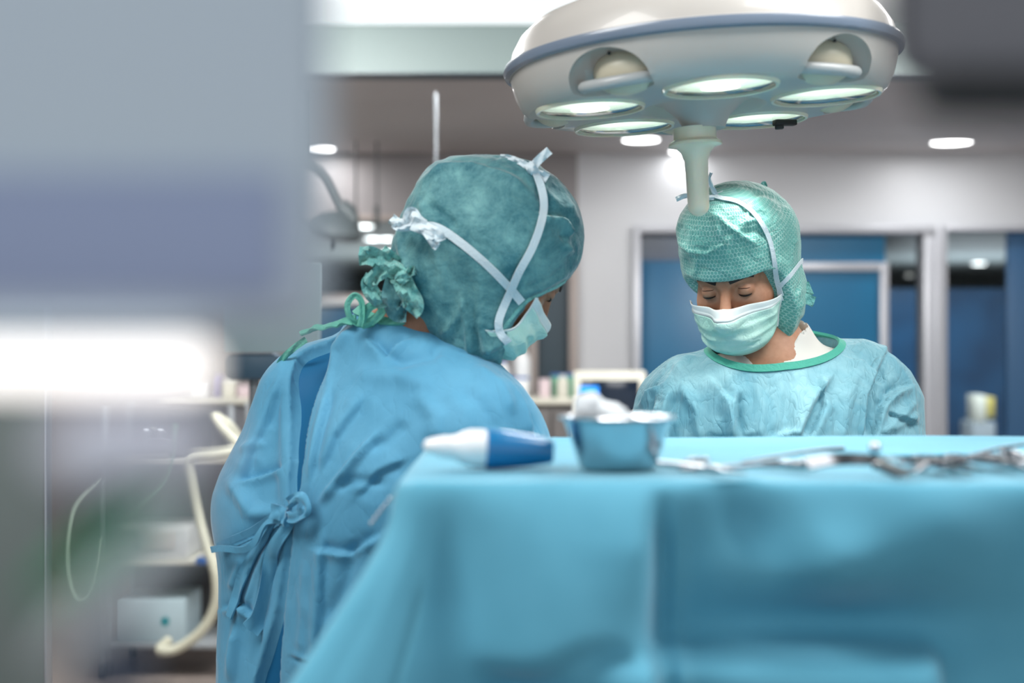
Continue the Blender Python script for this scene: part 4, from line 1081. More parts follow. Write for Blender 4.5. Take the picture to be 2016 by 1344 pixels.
for i_, a in enumerate(ANG):
    c = Vector((.187 * math.cos(a), .187 * math.sin(a), 0)); M = LM @ Matrix.Translation(c)
    hd = lkid(LT('lens', [(.0005, -.007), (.03, -.0062), (.06, -.0035), (.0765, .000), (.0765, .003), (.06, -.0010), (.03, -.0038), (.0005, -.0045)], m_lens, None, 48, M))
    def sub(o): o.parent = hd; return o
    o = lkid(LT('lens_ring', [(.0765, .002), (.0775, -.004), (.0815, -.0045), (.0835, 0.0), (.082, .003), (.079, .004)], m_handle, None, 48, M, closed=True))
    o = lkid(LT('reflector', [(.0770, .006), (.0670, .034), (.045, .046), (.0005, .050), (.0005, .0515), (.046, .0475), (.0680, .0350), (.0780, .006)], m_refl, None, 40, M, auto=80))
    bmx = bmesh.new(); box(bmx, (0, 0, .026), (.034, .030, .026), .003); box(bmx, (.034, 0, .020), (.034, .006, .012), .002); box(bmx, (-.034, .01, .020), (.034, .006, .012), .002)
    bmx.transform(M); lkid(bmo('bulb', bmx, m_bulb))
    sp = bpy.data.lights.new('lamp_beam', 'SPOT'); sp.energy = 7.5 if i_ not in (0, 4) else 10; sp.spot_size = math.radians(95); sp.spot_blend = .8; sp.shadow_soft_size = .07; sp.color = (1, .985, .94)
    so = bpy.data.objects.new('lamp_beam', sp); COL.objects.link(so)
    so.location = M @ Vector((0, 0, -.012)); tgt = Vector((.33, 2.25, 1.0)) if i_ not in (0, 4) else Vector((.25, 1.60, 1.29)); so.rotation_euler = (tgt - so.location).to_track_quat('-Z', 'Y').to_euler()
for a in GA_:
    Mr = LM @ Matrix.Rotation(a, 4, 'Z')
    bmx = bmesh.new(); tube(bmx, [(.240, -.060, .014), (.262, -.048, .010), (.274, -.026, .008), (.279, 0, .007), (.274, .026, .008), (.262, .048, .010), (.240, .060, .014)], .0085, 12)
    bmx.transform(Mr); lkid(bmo('grip', bmx, m_grip))
    t = bmesh.new(); bmesh.ops.create_uvsphere(t, u_segments=28, v_segments=16, radius=1.0)
    t.transform(Mr @ Matrix.Translation((.236, .008, .028)) @ Matrix.Diagonal((.036, .052, .034, 1))); lkid(bmo('recess_dome', t, m_body_in))
    t = bmesh.new(); bmesh.ops.create_uvsphere(t, u_segments=12, v_segments=8, radius=.0026)
    t.transform(Mr @ Matrix.Translation((.268, 0, .050))); lkid(bmo('screw', t, m_dark))
# hub and sterile handle
hp = [(.0005, -.030), (.0335, -.030), (.0335, -.048), (.041, -.053), (.0415, -.057), (.030, -.060), (.023, -.068), (.0185, -.080), (.0175, -.10), (.0170, -.13), (.0165, -.150)] + [(.0165 * math.cos(t), -.150 - .0165 * math.sin(t)) for t in np.linspace(.2, 1.5, 7)]
hd_ = lkid(LT('handle_cover', hp, m_handle, None, 40, LM @ Matrix.Translation((-.015, 0, 0)))); hd_['label'] = 'cream sterile handle cover'
bmx = bmesh.new(); box(bmx, (.152, .135, -.010), (.040, .014, .010), .002, Matrix.Rotation(.35, 3, 'Z')); box(bmx, (.142, .131, -.016), (.014, .010, .010), .002)
bmx.transform(LM); o = lkid(bmo('clip', bmx, m_black)); o['label'] = 'black clip between two lenses'
# yoke and stem up to the ceiling
bmx = bmesh.new(); tube(bmx, [(.0, 0, .165), (.0, 0, .26), (-.10, .05, .34), (-.42, .16, .42), (-.60, .2, .50)], .028, 14); bmx.transform(LM); lkid(bmo('arm', bmx, m_body))
ap = LM @ Vector((-.60, .2, .50))
lkid(TB('ceiling_stem', [(ap.x, ap.y, ap.z - .03), (ap.x, ap.y, ZH + .01)], .04, m_body, None, 18, smooth=1))

# ================================================================== instrument table under its drape
ZT = 1.42 - .1295
TX0, TX1, TY0, TY1 = -.101, 1.02, 1.305, 1.885
m_drape = mat('drape_blue', (86, 162, 188), 0.8, sheen=0.3); vary(m_drape, (80, 156, 182), (92, 168, 194), 5, 3)
_n = nd(m_drape, 'ShaderNodeTexNoise'); _n.inputs['Scale'].default_value = 600
tbl = empty('instrument_table', (.45, 1.6, 0)); tag(tbl, 'high steel instrument table hidden under the blue drape', 'table')
def tk(o): o.parent = tbl; o.matrix_parent_inverse = Matrix.Translation((-.45, -1.6, 0)); return o
tk(span('table_top', (TX0 + .012, TY0 + .012, ZT - .035), (TX1 - .012, TY1 - .012, ZT - .006), m_steel, bev=.006))
for xx in (TX0 + .05, TX1 - .05):
    for yy in (TY0 + .05, TY1 - .05):
        tk(TB('leg', [(xx, yy, 0.0), (xx, yy, ZT - .03)], .014, m_steel, None, 12, smooth=1))
# drape: one cloth, top plus four hanging sides, with its folds
per = []
def addp(x, y, n): per.append((x, y, n[0], n[1]))
rr = .022
def side(p, q, n, step):
    L = math.hypot(q[0] - p[0], q[1] - p[1]); k = max(2, int(L / step))
    for i in range(k): t = i / k; addp(p[0] + (q[0] - p[0]) * t, p[1] + (q[1] - p[1]) * t, n)
def corner(c, a0, a1, k=14):
    for i in range(k): a = math.radians(a0 + (a1 - a0) * i / k); addp(c[0] + rr * math.cos(a), c[1] + rr * math.sin(a), (math.cos(a), math.sin(a)))
side((TX1 - rr, TY0), (TX0 + rr, TY0), (0, -1), .0055); corner((TX0 + rr, TY0 + rr), -90, -180)
side((TX0, TY0 + rr), (TX0, TY1 - rr), (-1, 0), .0075); corner((TX0 + rr, TY1 - rr), 180, 90)
side((TX0 + rr, TY1), (TX1 - rr, TY1), (0, 1), .012); corner((TX1 - rr, TY1 - rr), 90, 0)
side((TX1, TY1 - rr), (TX1, TY0 + rr), (1, 0), .012); corner((TX1 - rr, TY0 + rr), 0, -90)
per = np.array(per); NP = len(per); cxy = np.array([(TX0 + TX1) / 2, (TY0 + TY1) / 2])
vs = np.r_[0, .004, .009, .016, np.arange(.024, .90, .0075)]
def gs(x, c, w): return np.exp(-((x - c) / w) ** 2)
rows = []
for t in (.02, .2, .4, .55, .7, .8, .87, .92, .955, .975, .99):
    P2 = cxy + (per[:, :2] - cxy) * t
    z = ZT + .0015 * np.sin(P2[:, 0] * 9 + P2[:, 1] * 5) + .002 * gs(P2[:, 0], .22, .01) * gs(P2[:, 1], TY0, .25)
    # the cloth rides up along the far edge and the far left corner
    z = z + .004 * gs(P2[:, 1], TY1 - .01, .03)
    rows.append(np.column_stack([P2, z]))
x, y, nx, ny = per.T
front = (ny < -.5) | ((nx < 0) & (ny < 0)); isf = np.clip(-ny, 0, 1)
qd = np.where(ny < -.9, x - TX0, np.where(nx < -.9, y - TY0, 0.0)); near = ((ny < -.01) & (nx <= 0) | (nx < -.9)) & (x < .6)
for v in vs:
    rnd = .009 * (1 - math.exp(-v / .009)) if v > 0 else 0
    base = .004 + rnd + .02 * v
    o = np.full(NP, base)
    # folds of the front panel, each where it hangs
    X_ = x; f = 0
    f = f + .020 * (1 - np.exp(-v / .08)) * gs(X_, .035 + .10 * v, .055)                      # soft swell right of the corner fold
    f = f - .009 * min(v / .10, 1.0) * gs(X_, -.058 + .02 * v, .018 + .05 * v)                 # valley behind the corner ear
    f = f + .012 * min(v / .05, 1) * np.tanh((.128 - X_) / .006) * gs(X_, .128, .05)              # upright crease, step
    f = f + .006 * min(v / .05, 1) * gs(X_, .152, .006)
    f = f - .012 * gs(X_, .20 + .6 * v, .03) * gs(v, .05, .05)
    f = f + .018 * gs(X_, .285, .055) * gs(v, .070, .038)                                      # bright puff
    f = f + .014 * gs(X_, .38, .06) * gs(v, .035, .05)
    f = f - .022 * gs(X_, .30, .14) * gs(v, .128, .035)
    f = f + .030 * (1 / (1 + math.exp(-(v - .150) / .0035))) * np.exp(-max(v - .150, 0) / .12) * (1 / (1 + np.exp(-(X_ - .10) / .02))) * (1 / (1 + np.exp((X_ - .385) / .004)))   # pocket edge
    f = f - .018 * gs(X_, .012, .05) * gs(v, .185, .022) - .012 * (1 / (1 + np.exp(-(v - .150 - .012 * np.cos(X_ * 40)) / .0035))) * (1 / (1 + np.exp(-(X_ + .020) / .008))) * (1 / (1 + np.exp((X_ - .115) / .006)))
    f = f * 2.0 + .16 * min(v, .2) * (1 / (1 + np.exp((X_ - .118) / .006))) - .05 * min(v, .16) * (1 / (1 + np.exp((.15 - X_) / .012))) + .010 * np.sin(X_ * 17 + 1.3) * min(v / .4, 1)
    o = o + np.where(ny < -.5, f, 0) * np.clip(-ny, 0, 1)
    sidef = .012 * np.sin(y * 22) * min(v / .2, 1)
    o = o + np.where(nx < -.5, sidef, 0)
    px_, py_ = x + nx * o, y + ny * o
    ear = .86 * .012 * math.log(1 + math.exp((min(v, .32) - .036) / .012)) + .18 * max(v - .32, 0)
    wv = .030 + .16 * v
    w = np.where(near, np.clip(1 - qd / wv, 0, 1) ** 1.25, 0.0)
    px_ = px_ - w * .7071 * ear; py_ = py_ - w * .7071 * ear
    z = ZT - v + (.009 * math.exp(-v / .009) - .009 if v > 0 else 0) * .4
    z = z + np.where(ny < -.9, .004 * gs(X_, .05, .05) * math.exp(-v / .03) - .003 * np.sin(X_ * 13) * math.exp(-v / .05), 0)
    rows.append(np.column_stack([px_, py_, np.full(NP, 0.0) + z]))
Vd = np.concatenate(rows); Fd = []
for j in range(len(rows) - 1):
    for i in range(NP):
        Fd.append((j * NP + i, (j + 1) * NP + i, (j + 1) * NP + (i + 1) % NP, j * NP + (i + 1) % NP))
Fd = [tuple(reversed(q)) for q in Fd]
Fd.append(tuple(range(NP)))
drape = obj('table_drape', Vd, Fd, m_drape)
md = drape.modifiers.new('smooth', 'SMOOTH'); md.factor = .5; md.iterations = 2
md = drape.modifiers.new('thick', 'SOLIDIFY'); md.thickness = .0014; md.offset = -1
tag(drape, 'blue surgical drape hanging in folds over the instrument table', 'drape')
# turned-up hem standing along the far left edge of the cloth
# ------------------------------------------------------------------ things on the table
def dz_(yp): return FPX * .1295 / (yp - 672)
def tp(xp, yp, h=.0): d = dz_(yp); return Vector((X(xp, d), d, ZT + .002 + h))
bc = Vector((X(1216, 1.415), 1.415, ZT + .0025))
bowl = LT('steel_bowl', [(.0005, 0), (.034, 0), (.0375, .003), (.0435, .020), (.0520, .046), (.0535, .0495), (.0585, .0505), (.0590, .0525), (.0560, .0535), (.0520, .0520), (.0500, .046), (.0415, .020), (.0350, .005), (.0005, .0035)],
          m_steel, None, 64, Matrix.Translation(bc), auto=60)
tag(bowl, 'stainless steel bowl standing on the blue drape with white gauze in it', 'bowl')
# gauze swab heaped in the bowl
def fga(P):
    q = P - np.array(bc)
    d = ell(q, (-.030, -.004, .056), (.017, .020, .022)); d = smin(d, ell(q, (-.012, .002, .050), (.020, .022, .012)), .015)
    d = smin(d, ell(q, (-.004, -.004, .053), (.012, .014, .010)), .01); d = smin(d, ell(q, (-.006, 0, .030), (.030, .030, .022)), .02)
    d = smax(d, .006 - q[:, 2], .003)
    return d + (ridged(P, 70) - .5) * .005 + (ridged(P + 2, 150) - .5) * .002
V, F = surf(fga, np.array(bc) - (.07, .07, .01), np.array(bc) + (.07, .07, .10), .0022)
m_gauze = mat('gauze', (226, 232, 236), 0.9); crumple(m_gauze, 120, .002, .6)
tag(meshobj('gauze_swab', V, F, m_gauze), 'crumpled white gauze swab heaped in the steel bowl', 'gauze')
# white and blue tapered cap lying left of the bowl
m_inst = mat('instrument_steel', (132, 136, 142), 0.24, 1.0); m_inst_d = mat('dark_instrument_steel', (92, 94, 98), 0.3, 1.0)
m_bl = mat('blue_plastic', (4, 110, 164), 0.3, coat=.3)
kb = Vector((X(955, 1.42), 1.42, ZT + .0225))
cap_e = empty('bulb_syringe', kb); tag(cap_e, 'white and blue tapered plastic bulb lying on the drape left of the steel bowl', 'syringe')
AX = Matrix.Translation(kb) @ Matrix.Rotation(math.radians(6), 4, 'Z') @ Matrix.Rotation(math.radians(93), 4, 'Y')
def ck(o): o.parent = cap_e; o.matrix_parent_inverse = Matrix.Translation(-kb); return o
ck(LT('blue_sleeve', [(.0175, .0), (.0200, .001), (.0205, .005), (.0190, .020), (.0160, .045), (.0130, .062), (.0115, .068), (.0095, .068), (.0100, .060), (.0005, .056)], m_bl, None, 40, AX))
ck(LT('white_bulb', [(.0005, .004), (.0185, .002), (.0192, -.006), (.0185, -.016), (.0155, -.024), (.0125, -.029), (.0115, -.034), (.0110, -.042), (.0085, -.052), (.0055, -.060), (.0005, -.062)], mat('glossy_white', (244, 244, 244), .2, coat=.4), None, 40, AX))
ck(LT('inner_plug', [(.0005, .0575), (.0098, .0575), (.0098, .060), (.0005, .060)], mat('deep_blue', (6, 48, 92), .4), None, 24, AX))
# instruments
def hemostat(a, b, label, open_=.09, sc=1.0, grp=None, zr=0.0, name='forceps', ring=.011, cat='surgical forceps'):
    """ring-handled clamp lying from ring end a to jaw tip b"""
    a, b = Vector(a), Vector(b); d = b - a; L = d.length; u = d.normalized(); s = Vector((-u.y, u.x, 0)).normalized(); w = u.cross(s)
    e = empty(name, a); tag(e, label, cat, grp)
    M = Matrix(((u.x, s.x, w.x, a.x), (u.y, s.y, w.y, a.y), (u.z, s.z, w.z, a.z), (0, 0, 0, 1)))
    for k in (1, -1):
        bm = bmesh.new(); rc_ = Vector((ring, k * (ring + .003 + open_ * .06), .0045 + (.0015 if k > 0 else 0)))
        tube(bm, [(rc_.x + ring * .85 * math.cos(t), rc_.y + ring * math.sin(t), rc_.z) for t in np.linspace(0, 2 * math.pi, 20)], .0021, 8, True, 1)
        piv = L * .62; r0 = rc_.x + ring * .8
        tube(bm, [(r0, rc_.y * .75, rc_.z), (r0 + (piv - r0) * .5, k * .0075, rc_.z), (piv, k * -.0005, rc_.z), (piv + (L - piv) * .4, -k * (.001 + .006 * open_), rc_.z), (L, -k * (.0015 + .03 * open_), rc_.z)],
             lambda t: .0026 if t < .55 else (.0036 if t < .66 else .0028 - .0018 * (t - .66) / .34), 8)
        box(bm, (r0 + .012, k * .004, rc_.z), (.004, .008, .003), .0005)
        bm.transform(M); o = bmo('shank', bm, m_inst); o.parent = e; o.matrix_parent_inverse = Matrix.Translation(-a)
    bm = bmesh.new(); lathe(bm, [(.0005, 0), (.0042, 0), (.0042, .003), (.0030, .0042), (.0005, .0045)], 16, Matrix.Translation((L * .62, 0, .004)))
    bm.transform(M); o = bmo('pivot', bm, m_inst); o.parent = e; o.matrix_parent_inverse = Matrix.Translation(-a)
    return e
def rod(pts, r, label, name, cat, m=None, grp=None):
    o = TB(name, pts, r, m or m_inst, None, 10, smooth=4); return tag(o, label, cat, grp)
hemostat(tp(1318, 922, .001), tp(1450, 948, .001), 'short steel scissors lying beside the bowl on its right', .25, name='scissors', cat='scissors', ring=.010)
rod([tp(1340, 936, .004), tp(1440, 930, .004), tp(1520, 928, .005), tp(1592, 930, .005)], lambda t: .0016 + .0022 * t, 'thin steel dissecting rod leading to the curved retractor', 'probe', 'surgical probe')
rod([tp(1462, 921, .004), tp(1600, 899, .005), tp(1660, 893, .004)], lambda t: .0014 + .0012 * t, 'faint thin steel rod farthest back on the drape', 'probe', 'surgical probe')
# big curved retractor
rt_p = [tp(1588, 937, .010), tp(1650, 934, .013), tp(1720, 937, .013), tp(1752, 942, .009), tp(1790, 948, .004)]
ret = empty('retractor', rt_p[0]); tag(ret, 'broad curved dark steel retractor in the middle of the instruments', 'retractor')
o = ribbon('blade', [tuple(p) for p in rt_p], [(0, -.8, .6)] * 5, .013, .004, m_inst_d, None, n=8, wp=lambda t: 1.0 - .25 * t); o.parent = ret; o.matrix_parent_inverse = Matrix.Translation(-Vector(rt_p[0]))
def rk(o): o.parent = ret; o.matrix_parent_inverse = Matrix.Translation(-Vector(rt_p[0])); return o
rk(TB('handle', [rt_p[2] - Vector((0, .006, .002)), rt_p[2] + Vector((.006, -.010, -.008)), rt_p[3] + Vector((.004, -.012, -.007))], .0028, m_inst_d, None, 10))
c_ = tp(1722, 930, .0); rk(TB('screw_post', [c_ + Vector((0, 0, .001)), c_ + Vector((0, 0, .020))], .0026, m_dark, None, 10, smooth=1))
t = bmesh.new(); bmesh.ops.create_uvsphere(t, u_segments=20, v_segments=12, radius=.0062); t.transform(Matrix.Translation(c_ + Vector((0, 0, .022)))); rk(bmo('knob', t, m_steel))
hemostat(tp(1588, 928, .001), tp(1500, 927, .001), 'small steel clamp just left of the curved retractor', .1, ring=.007)
# cluster of ring-handled forceps at the far right of the table
ends = [(1812, 925, 1905, 946, 'leftmost of the ring-handled forceps bunched right of the retractor'), (1838, 922, 1928, 940, 'second ring-handled forceps from the left in the bunch'),
        (1865, 928, 1790, 945, 'ring-handled forceps pointing back towards the retractor'), (1890, 918, 2010, 930, 'ring-handled forceps lying across the middle of the bunch'),
        (1918, 921, 2030, 940, 'ring-handled forceps with its tips nearest the table edge'), (1948, 916, 2075, 926, 'ring-handled forceps behind the middle of the bunch'),
        (1975, 920, 2095, 936, 'ring-handled forceps near the right end of the bunch'), (2004, 917, 2120, 930, 'rightmost ring-handled forceps, cut by the picture edge')]
for k, (a0, a1, b0, b1, t_) in enumerate(ends):
    hemostat(tp(a0, a1, .003 + .002 * (k % 3)), tp(b0, b1, .001), t_, .05 + .04 * (k % 3), ring=.0095, grp='ring-handled forceps')
rod([tp(1900, 916, .006), tp(1960, 905, .010), tp(2030, 897, .012)], .0018, 'thin steel rod slanting up behind the bunched forceps', 'probe', 'surgical probe')
# little chain of a towel clamp on the left hem of the drape
ch = []
bmx = bmesh.new()
for i in range(6):
    p = px(768 - 7.4 * i, 982 + 9.6 * i, 1.50); t = bmesh.new(); bmesh.ops.create_uvsphere(t, u_segments=14, v_segments=10, radius=.0024); t.transform(Matrix.Translation(p))
    m3 = bpy.data.meshes.new('t'); t.to_mesh(m3); t.free(); bmx.from_mesh(m3)
tube(bmx, [px(790, 955, 1.50), px(768, 982, 1.50), px(730, 1032, 1.50)], .0010, 8, smooth=3)
tag(bmo('ball_chain', bmx, m_steel), 'short shiny ball chain hanging at the left side of the blue drape', 'chain')
# ================================================================== background equipment
def E(name, loc, label, cat, grp=None): return tag(empty(name, loc), label, cat, grp)
def K(p, o): o.parent = p; o.matrix_parent_inverse = Matrix.Translation(-p.location); return o
def xyz(xp, yp, d): return (X(xp, d), d, Z(yp, d))
DS = 7.4
# long wall shelf over the taupe cupboard unit
un = E('cupboard', (X(760, DS), DS, 0), 'long taupe cupboard unit with white worktop behind the surgeon seen from the back', 'cupboard')
K(un, span('body', (X(330, DS), DS, 0), (X(1236, DS), DS + .50, Z(794, DS)), m_cab, bev=.004))
K(un, span('worktop', (X(322, DS), DS - .04, Z(795, DS)), (X(1240, DS), DS + .52, Z(783, DS)), m_cream, bev=.004))
for i in range(6):
    a, b = 330 + i * 151, 330 + (i + 1) * 151
    dr = K(un, span('door', (X(a + 3, DS), DS - .02, .08), (X(b - 3, DS), DS - .001, Z(806, DS)), m_cab, bev=.003))
    K(un, TB('handle', [(X(b - 22, DS), DS - .022, Z(850, DS)), (X(b - 22, DS), DS - .05, Z(855, DS)), (X(b - 22, DS), DS - .05, Z(900, DS)), (X(b - 22, DS), DS - .022, Z(905, DS))], .005, m_steel_r, None, 8))
def bottle(xp, d, w, h, m, mc, label, name='bottle', cat='bottle'):
    z0 = Z(783, DS); x0 = X(xp, d); e = E(name, (x0, d, z0), label, cat)
    K(e, LT('vessel', [(.0005, .0005), (w, .0005), (w * 1.02, .004), (w, h * .7), (w * .8, h * .82), (w * .45, h * .88), (w * .42, h * .93), (.0005, h * .93)], m, None, 20, Matrix.Translation((x0, d, z0))))
    K(e, LT('cap', [(.0005, h * .9), (w * .5, h * .9), (w * .5, h), (.0005, h)], mc, None, 16, Matrix.Translation((x0, d, z0))))
def sbox(x0, x1, yt, d, m, label, lid=None, depth=.10, name='box', cat='box'):
    z0 = Z(783, DS) + .0005; a, b = X(x0, d), X(x1, d); zt = Z(yt, d); e = E(name, ((a + b) / 2, d, z0), label, cat)
    K(e, span('carton', (a, d, z0), (b, d + depth, zt - (.012 if lid else 0)), m, bev=.004))
    if lid: K(e, span('lid', (a - .003, d - .003, zt - .012), (b + .003, d + depth + .003, zt), lid, bev=.003))
m_pink = mat('pale_pink_card', (214, 196, 200), .6); m_blb = mat('mid_blue_plastic', (24, 92, 170), .4); m_grn = mat('green_tub', (96, 160, 128), .5); m_viol = mat('violet_card', (120, 112, 160), .5); m_beige = mat('beige_card', (212, 198, 178), .6)
sbox(372, 404, 752, DS + .1, m_white, 'white carton at the left end of the worktop')
sbox(418, 432, 738, DS + .1, m_viol, 'narrow violet packet standing on the worktop')
sbox(436, 462, 746, DS + .06, m_cream, 'small cream carton right of the violet packet', m_white)
sbox(466, 500, 758, DS + .05, m_pink, 'low pale pink carton on the worktop', None)
sbox(504, 545, 745, DS + .05, m_beige, 'beige carton with a white lid at the edge of the blue gown', m_white)
bottle(990, DS + .12, .035, .20, m_white, m_blb, 'white bottle with blue cap below the mask of the profile surgeon')
sbox(1002, 1040, 742, DS + .03, m_white, 'white tray with a blue lid on the worktop', m_blb)
bottle(1028, DS + .22, .045, .27, m_white, m_beige, 'tall white bottle with beige cap just behind the mask')
sbox(1062, 1084, 746, DS + .03, m_pink, 'pale carton left of the green tub')
sbox(1086, 1136, 736, DS + .06, m_grn, 'translucent green tub with blue lid on the worktop', m_blb)
bottle(1108, DS - .0, .03, .12, m_cream, m_white, 'short cream bottle in front of the green tub')
# flat monitor with navy screen
DM = 6.6
mo = E('monitor', xyz(1200, 870, DM), 'monitor with pale frame and dark navy screen behind the steel bowl', 'monitor')
K(mo, span('bezel', (X(1130, DM), DM, Z(878, DM)), (X(1272, DM), DM + .05, Z(730, DM)), m_cream, bev=.01))
K(mo, span('screen', (X(1143, DM), DM - .004, Z(862, DM)), (X(1258, DM), DM - .0005, Z(748, DM)), m_navy, bev=.001))
sg = K(mo, span('indicator', (X(1141, DM), DM - .006, Z(778, DM)), (X(1178, DM), DM - .0035, Z(760, DM)), mat('screen_blue', (20, 130, 230), .3, emit=1.0), bev=.001)); sg['label'] = 'glowing blue patch'
K(mo, TB('stand', [(X(1200, DM), DM + .05, Z(800, DM)), (X(1200, DM), DM + .12, Z(860, DM)), (X(1200, DM), DM + .12, .04)], .022, m_grey, None, 12, smooth=1))
K(mo, LT('base', [(.0005, 0), (.24, 0), (.24, .02), (.05, .045), (.0005, .045)], m_grey, None, 32, Matrix.Translation((X(1200, DM), DM + .12, 0))))
# back of a pale monitor left of the surgeon
D2 = 3.9
pm = E('display_panel', xyz(540, 700, D2), 'pale flat display panel seen from behind, left of the surgeon in blue', 'monitor')
m_panel = mat('panel_pale', (178, 202, 208), .35)
K(pm, span('housing', (X(440, D2), D2, Z(693, D2)), (X(628, D2), D2 + .035, Z(517, D2)), m_panel, bev=.004))
m_dblue = mat('dusky_blue', (74, 104, 126), .45)
K(pm, BX('mount_box', (X(492, D2), D2 + .06, Z(722, D2)), (.15, .10, .075), m_dblue, None, .02))
K(pm, TB('stand', [(X(492, D2), D2 + .07, Z(735, D2)), (X(492, D2), D2 + .07, .03)], .016, m_grey, None, 12, smooth=1))
K(pm, LT('base', [(.0005, 0), (.20, 0), (.20, .02), (.03, .04), (.0005, .04)], m_grey, None, 32, Matrix.Translation((X(492, D2), D2 + .07, 0))))
# equipment trolley with hose, printer and box
DT = 6.0
m_hose = mat('cream_hose', (204, 204, 184), .5)
tr = E('equipment_trolley', (X(330, DT), DT, 0), 'grey anaesthesia trolley with shelves at lower left beyond the surgeon', 'trolley')
for xp in (205, 452):
    for yy in (DT + .02, DT + .42): K(tr, TB('post', [(X(xp, DT), yy, .05), (X(xp, DT), yy, Z(800, DT))], .014, m_grey, None, 10, smooth=1))
for yp, m in ((905, m_cream), (1106, m_cream), (1272, m_grey)):
    K(tr, span('shelf', (X(196, DT), DT, Z(yp, DT) - .012), (X(462, DT), DT + .44, Z(yp, DT) + .012), m, bev=.006))
K(tr, span('back_panel', (X(210, DT), DT + .40, Z(1268, DT)), (X(448, DT), DT + .41, Z(812, DT)), mat('dark_grey_sheet', (72, 72, 74), .5)))  # back of the trolley in one even dark grey
for xp in (205, 452):
    K(tr, TB('caster', [(X(xp, DT) - .012, DT + .02, .035), (X(xp, DT) + .012, DT + .02, .035)], .035, m_black, None, 16, smooth=1)); K(tr, TB('caster', [(X(xp, DT) - .012, DT + .42, .035), (X(xp, DT) + .012, DT + .42, .035)], .035, m_black, None, 16, smooth=1))
K(tr, BX('connector', (X(400, DT), DT - .02, Z(1101, DT)), (.05, .05, .03), m_blb, None, .006))
vm = E('ventilator', (X(300, DT), DT + .1, Z(905, DT) + .012), 'dark grey breathing unit with clear valves on the upper trolley shelf', 'medical device')
K(vm, span('body', (X(318, DT), DT + .08, Z(905, DT) + .0125), (X(404, DT), DT + .36, Z(812, DT)), m_dark, bev=.012))
for i, xx in enumerate((286, 300, 314)):
    K(vm, LT('valve', [(.0005, 0), (.016, 0), (.018, .03), (.010, .045), (.0005, .05)], m_glass if i == 1 else m_steel, None, 20, Matrix.Translation((X(xx - 4, DT), DT + .05, Z(870, DT)))))
K(vm, BX('bracket', (X(300, DT), DT + .10, Z(880, DT)), (.11, .06, .03), m_grey, None, .005))
pt = E('monitor_box', (X(305, DT), DT + .05, Z(1106, DT) + .012), 'white device with dark display lying on the middle trolley shelf', 'medical device')
K(pt, span('case', (X(226, DT), DT + .02, Z(1106, DT) + .0125), (X(366, DT), DT + .34, Z(1040, DT)), m_white, bev=.012))
K(pt, span('display', (X(232, DT), DT + .012, Z(1078, DT)), (X(268, DT), DT + .019, Z(1050, DT)), m_dark, bev=.002))
K(pt, span('label_plate', (X(274, DT), DT + .012, Z(1078, DT)), (X(340, DT), DT + .019, Z(1046, DT)), mat('pale_warm', (232, 222, 216), .5), bev=.001))
cx_ = E('storage_box', (X(280, DT), DT + .05, Z(1272, DT) + .012), 'pale blue box with a teal mark on the lowest trolley shelf', 'box')
K(cx_, span('carton', (X(222, DT), DT + .02, Z(1272, DT) + .0125), (X(362, DT), DT + .34, Z(1182, DT)), mat('pale_blue_card', (178, 200, 208), .5), bev=.006))
K(cx_, LT('mark', [(.0005, 0), (.020, 0), (.022, .0015), (.0005, .002)], mat('teal_print', (30, 140, 150), .5), None, 5, Matrix.Translation((X(322, DT), DT + .0195, Z(1224, DT))) @ Matrix.Rotation(math.radians(90), 4, 'X')))
hs = [(468, 862, DT - .05), (450, 838, DT - .08), (424, 822, DT - .10), (436, 842, DT - .12), (470, 880, DT - .14), (430, 892, DT - .16), (372, 900, DT - .16), (374, 940, DT - .16), (388, 1010, DT - .16), (404, 1070, DT - .18), (424, 1130, DT - .2), (424, 1190, DT - .2), (398, 1240, DT - .2), (350, 1276, DT - .2), (312, 1280, DT - .2), (330, 1262, DT - .1)]
bm = bmesh.new(); tube(bm, [px(*p) for p in hs], lambda t: .0205 + .002 * math.sin(t * 700), 12, smooth=14)
tag(bmo('breathing_hose', bm, m_hose, auto=80), 'cream corrugated breathing hose looping down in front of the trolley', 'hose')
tag(TB('tube', [px(345, 838, DT - .1), px(338, 890, DT - .12), px(318, 950, DT - .12), px(270, 1000, DT - .14), px(232, 1040, DT - .1)], .006, mat('green_tube', (120, 170, 140), .4), None, 8), 'thin green tube sagging beside the hose', 'tube')
tag(TB('tube', [px(205, 940, DT - .0), px(150, 1000, DT - .1), px(136, 1100, DT - .12), px(150, 1170, DT - .12), px(176, 1172, DT - .12), px(196, 1120, DT - .1), px(205, 1060, DT)], .006, mat('clear_tube', (186, 204, 190), .3), None, 8), 'thin clear tube looped low at the left', 'tube')
# infusion pole behind the cap of the surgeon in blue
DI = 5.2
ip = E('infusion_pole', (X(858, DI), DI, 0), 'thin bright steel infusion pole rising behind the teal cap', 'infusion pole')
K(ip, TB('pole', [(X(858, DI), DI, .05), (X(858, DI), DI, Z(186, DI))], .0075, m_steel, None, 12, smooth=1))
K(ip, TB('tip', [(X(858, DI), DI, Z(188, DI)), (X(858, DI), DI, Z(181, DI))], .0050, m_steel, None, 10, smooth=1))
for k in range(5):
    a = k * 2 * math.pi / 5; c = Vector((X(858, DI), DI, 0))
    K(ip, TB('foot', [c + Vector((0, 0, .09)), c + Vector((math.cos(a) * .12, math.sin(a) * .12, .08)), c + Vector((math.cos(a) * .27, math.sin(a) * .27, .022))], .011, m_grey, None, 10))
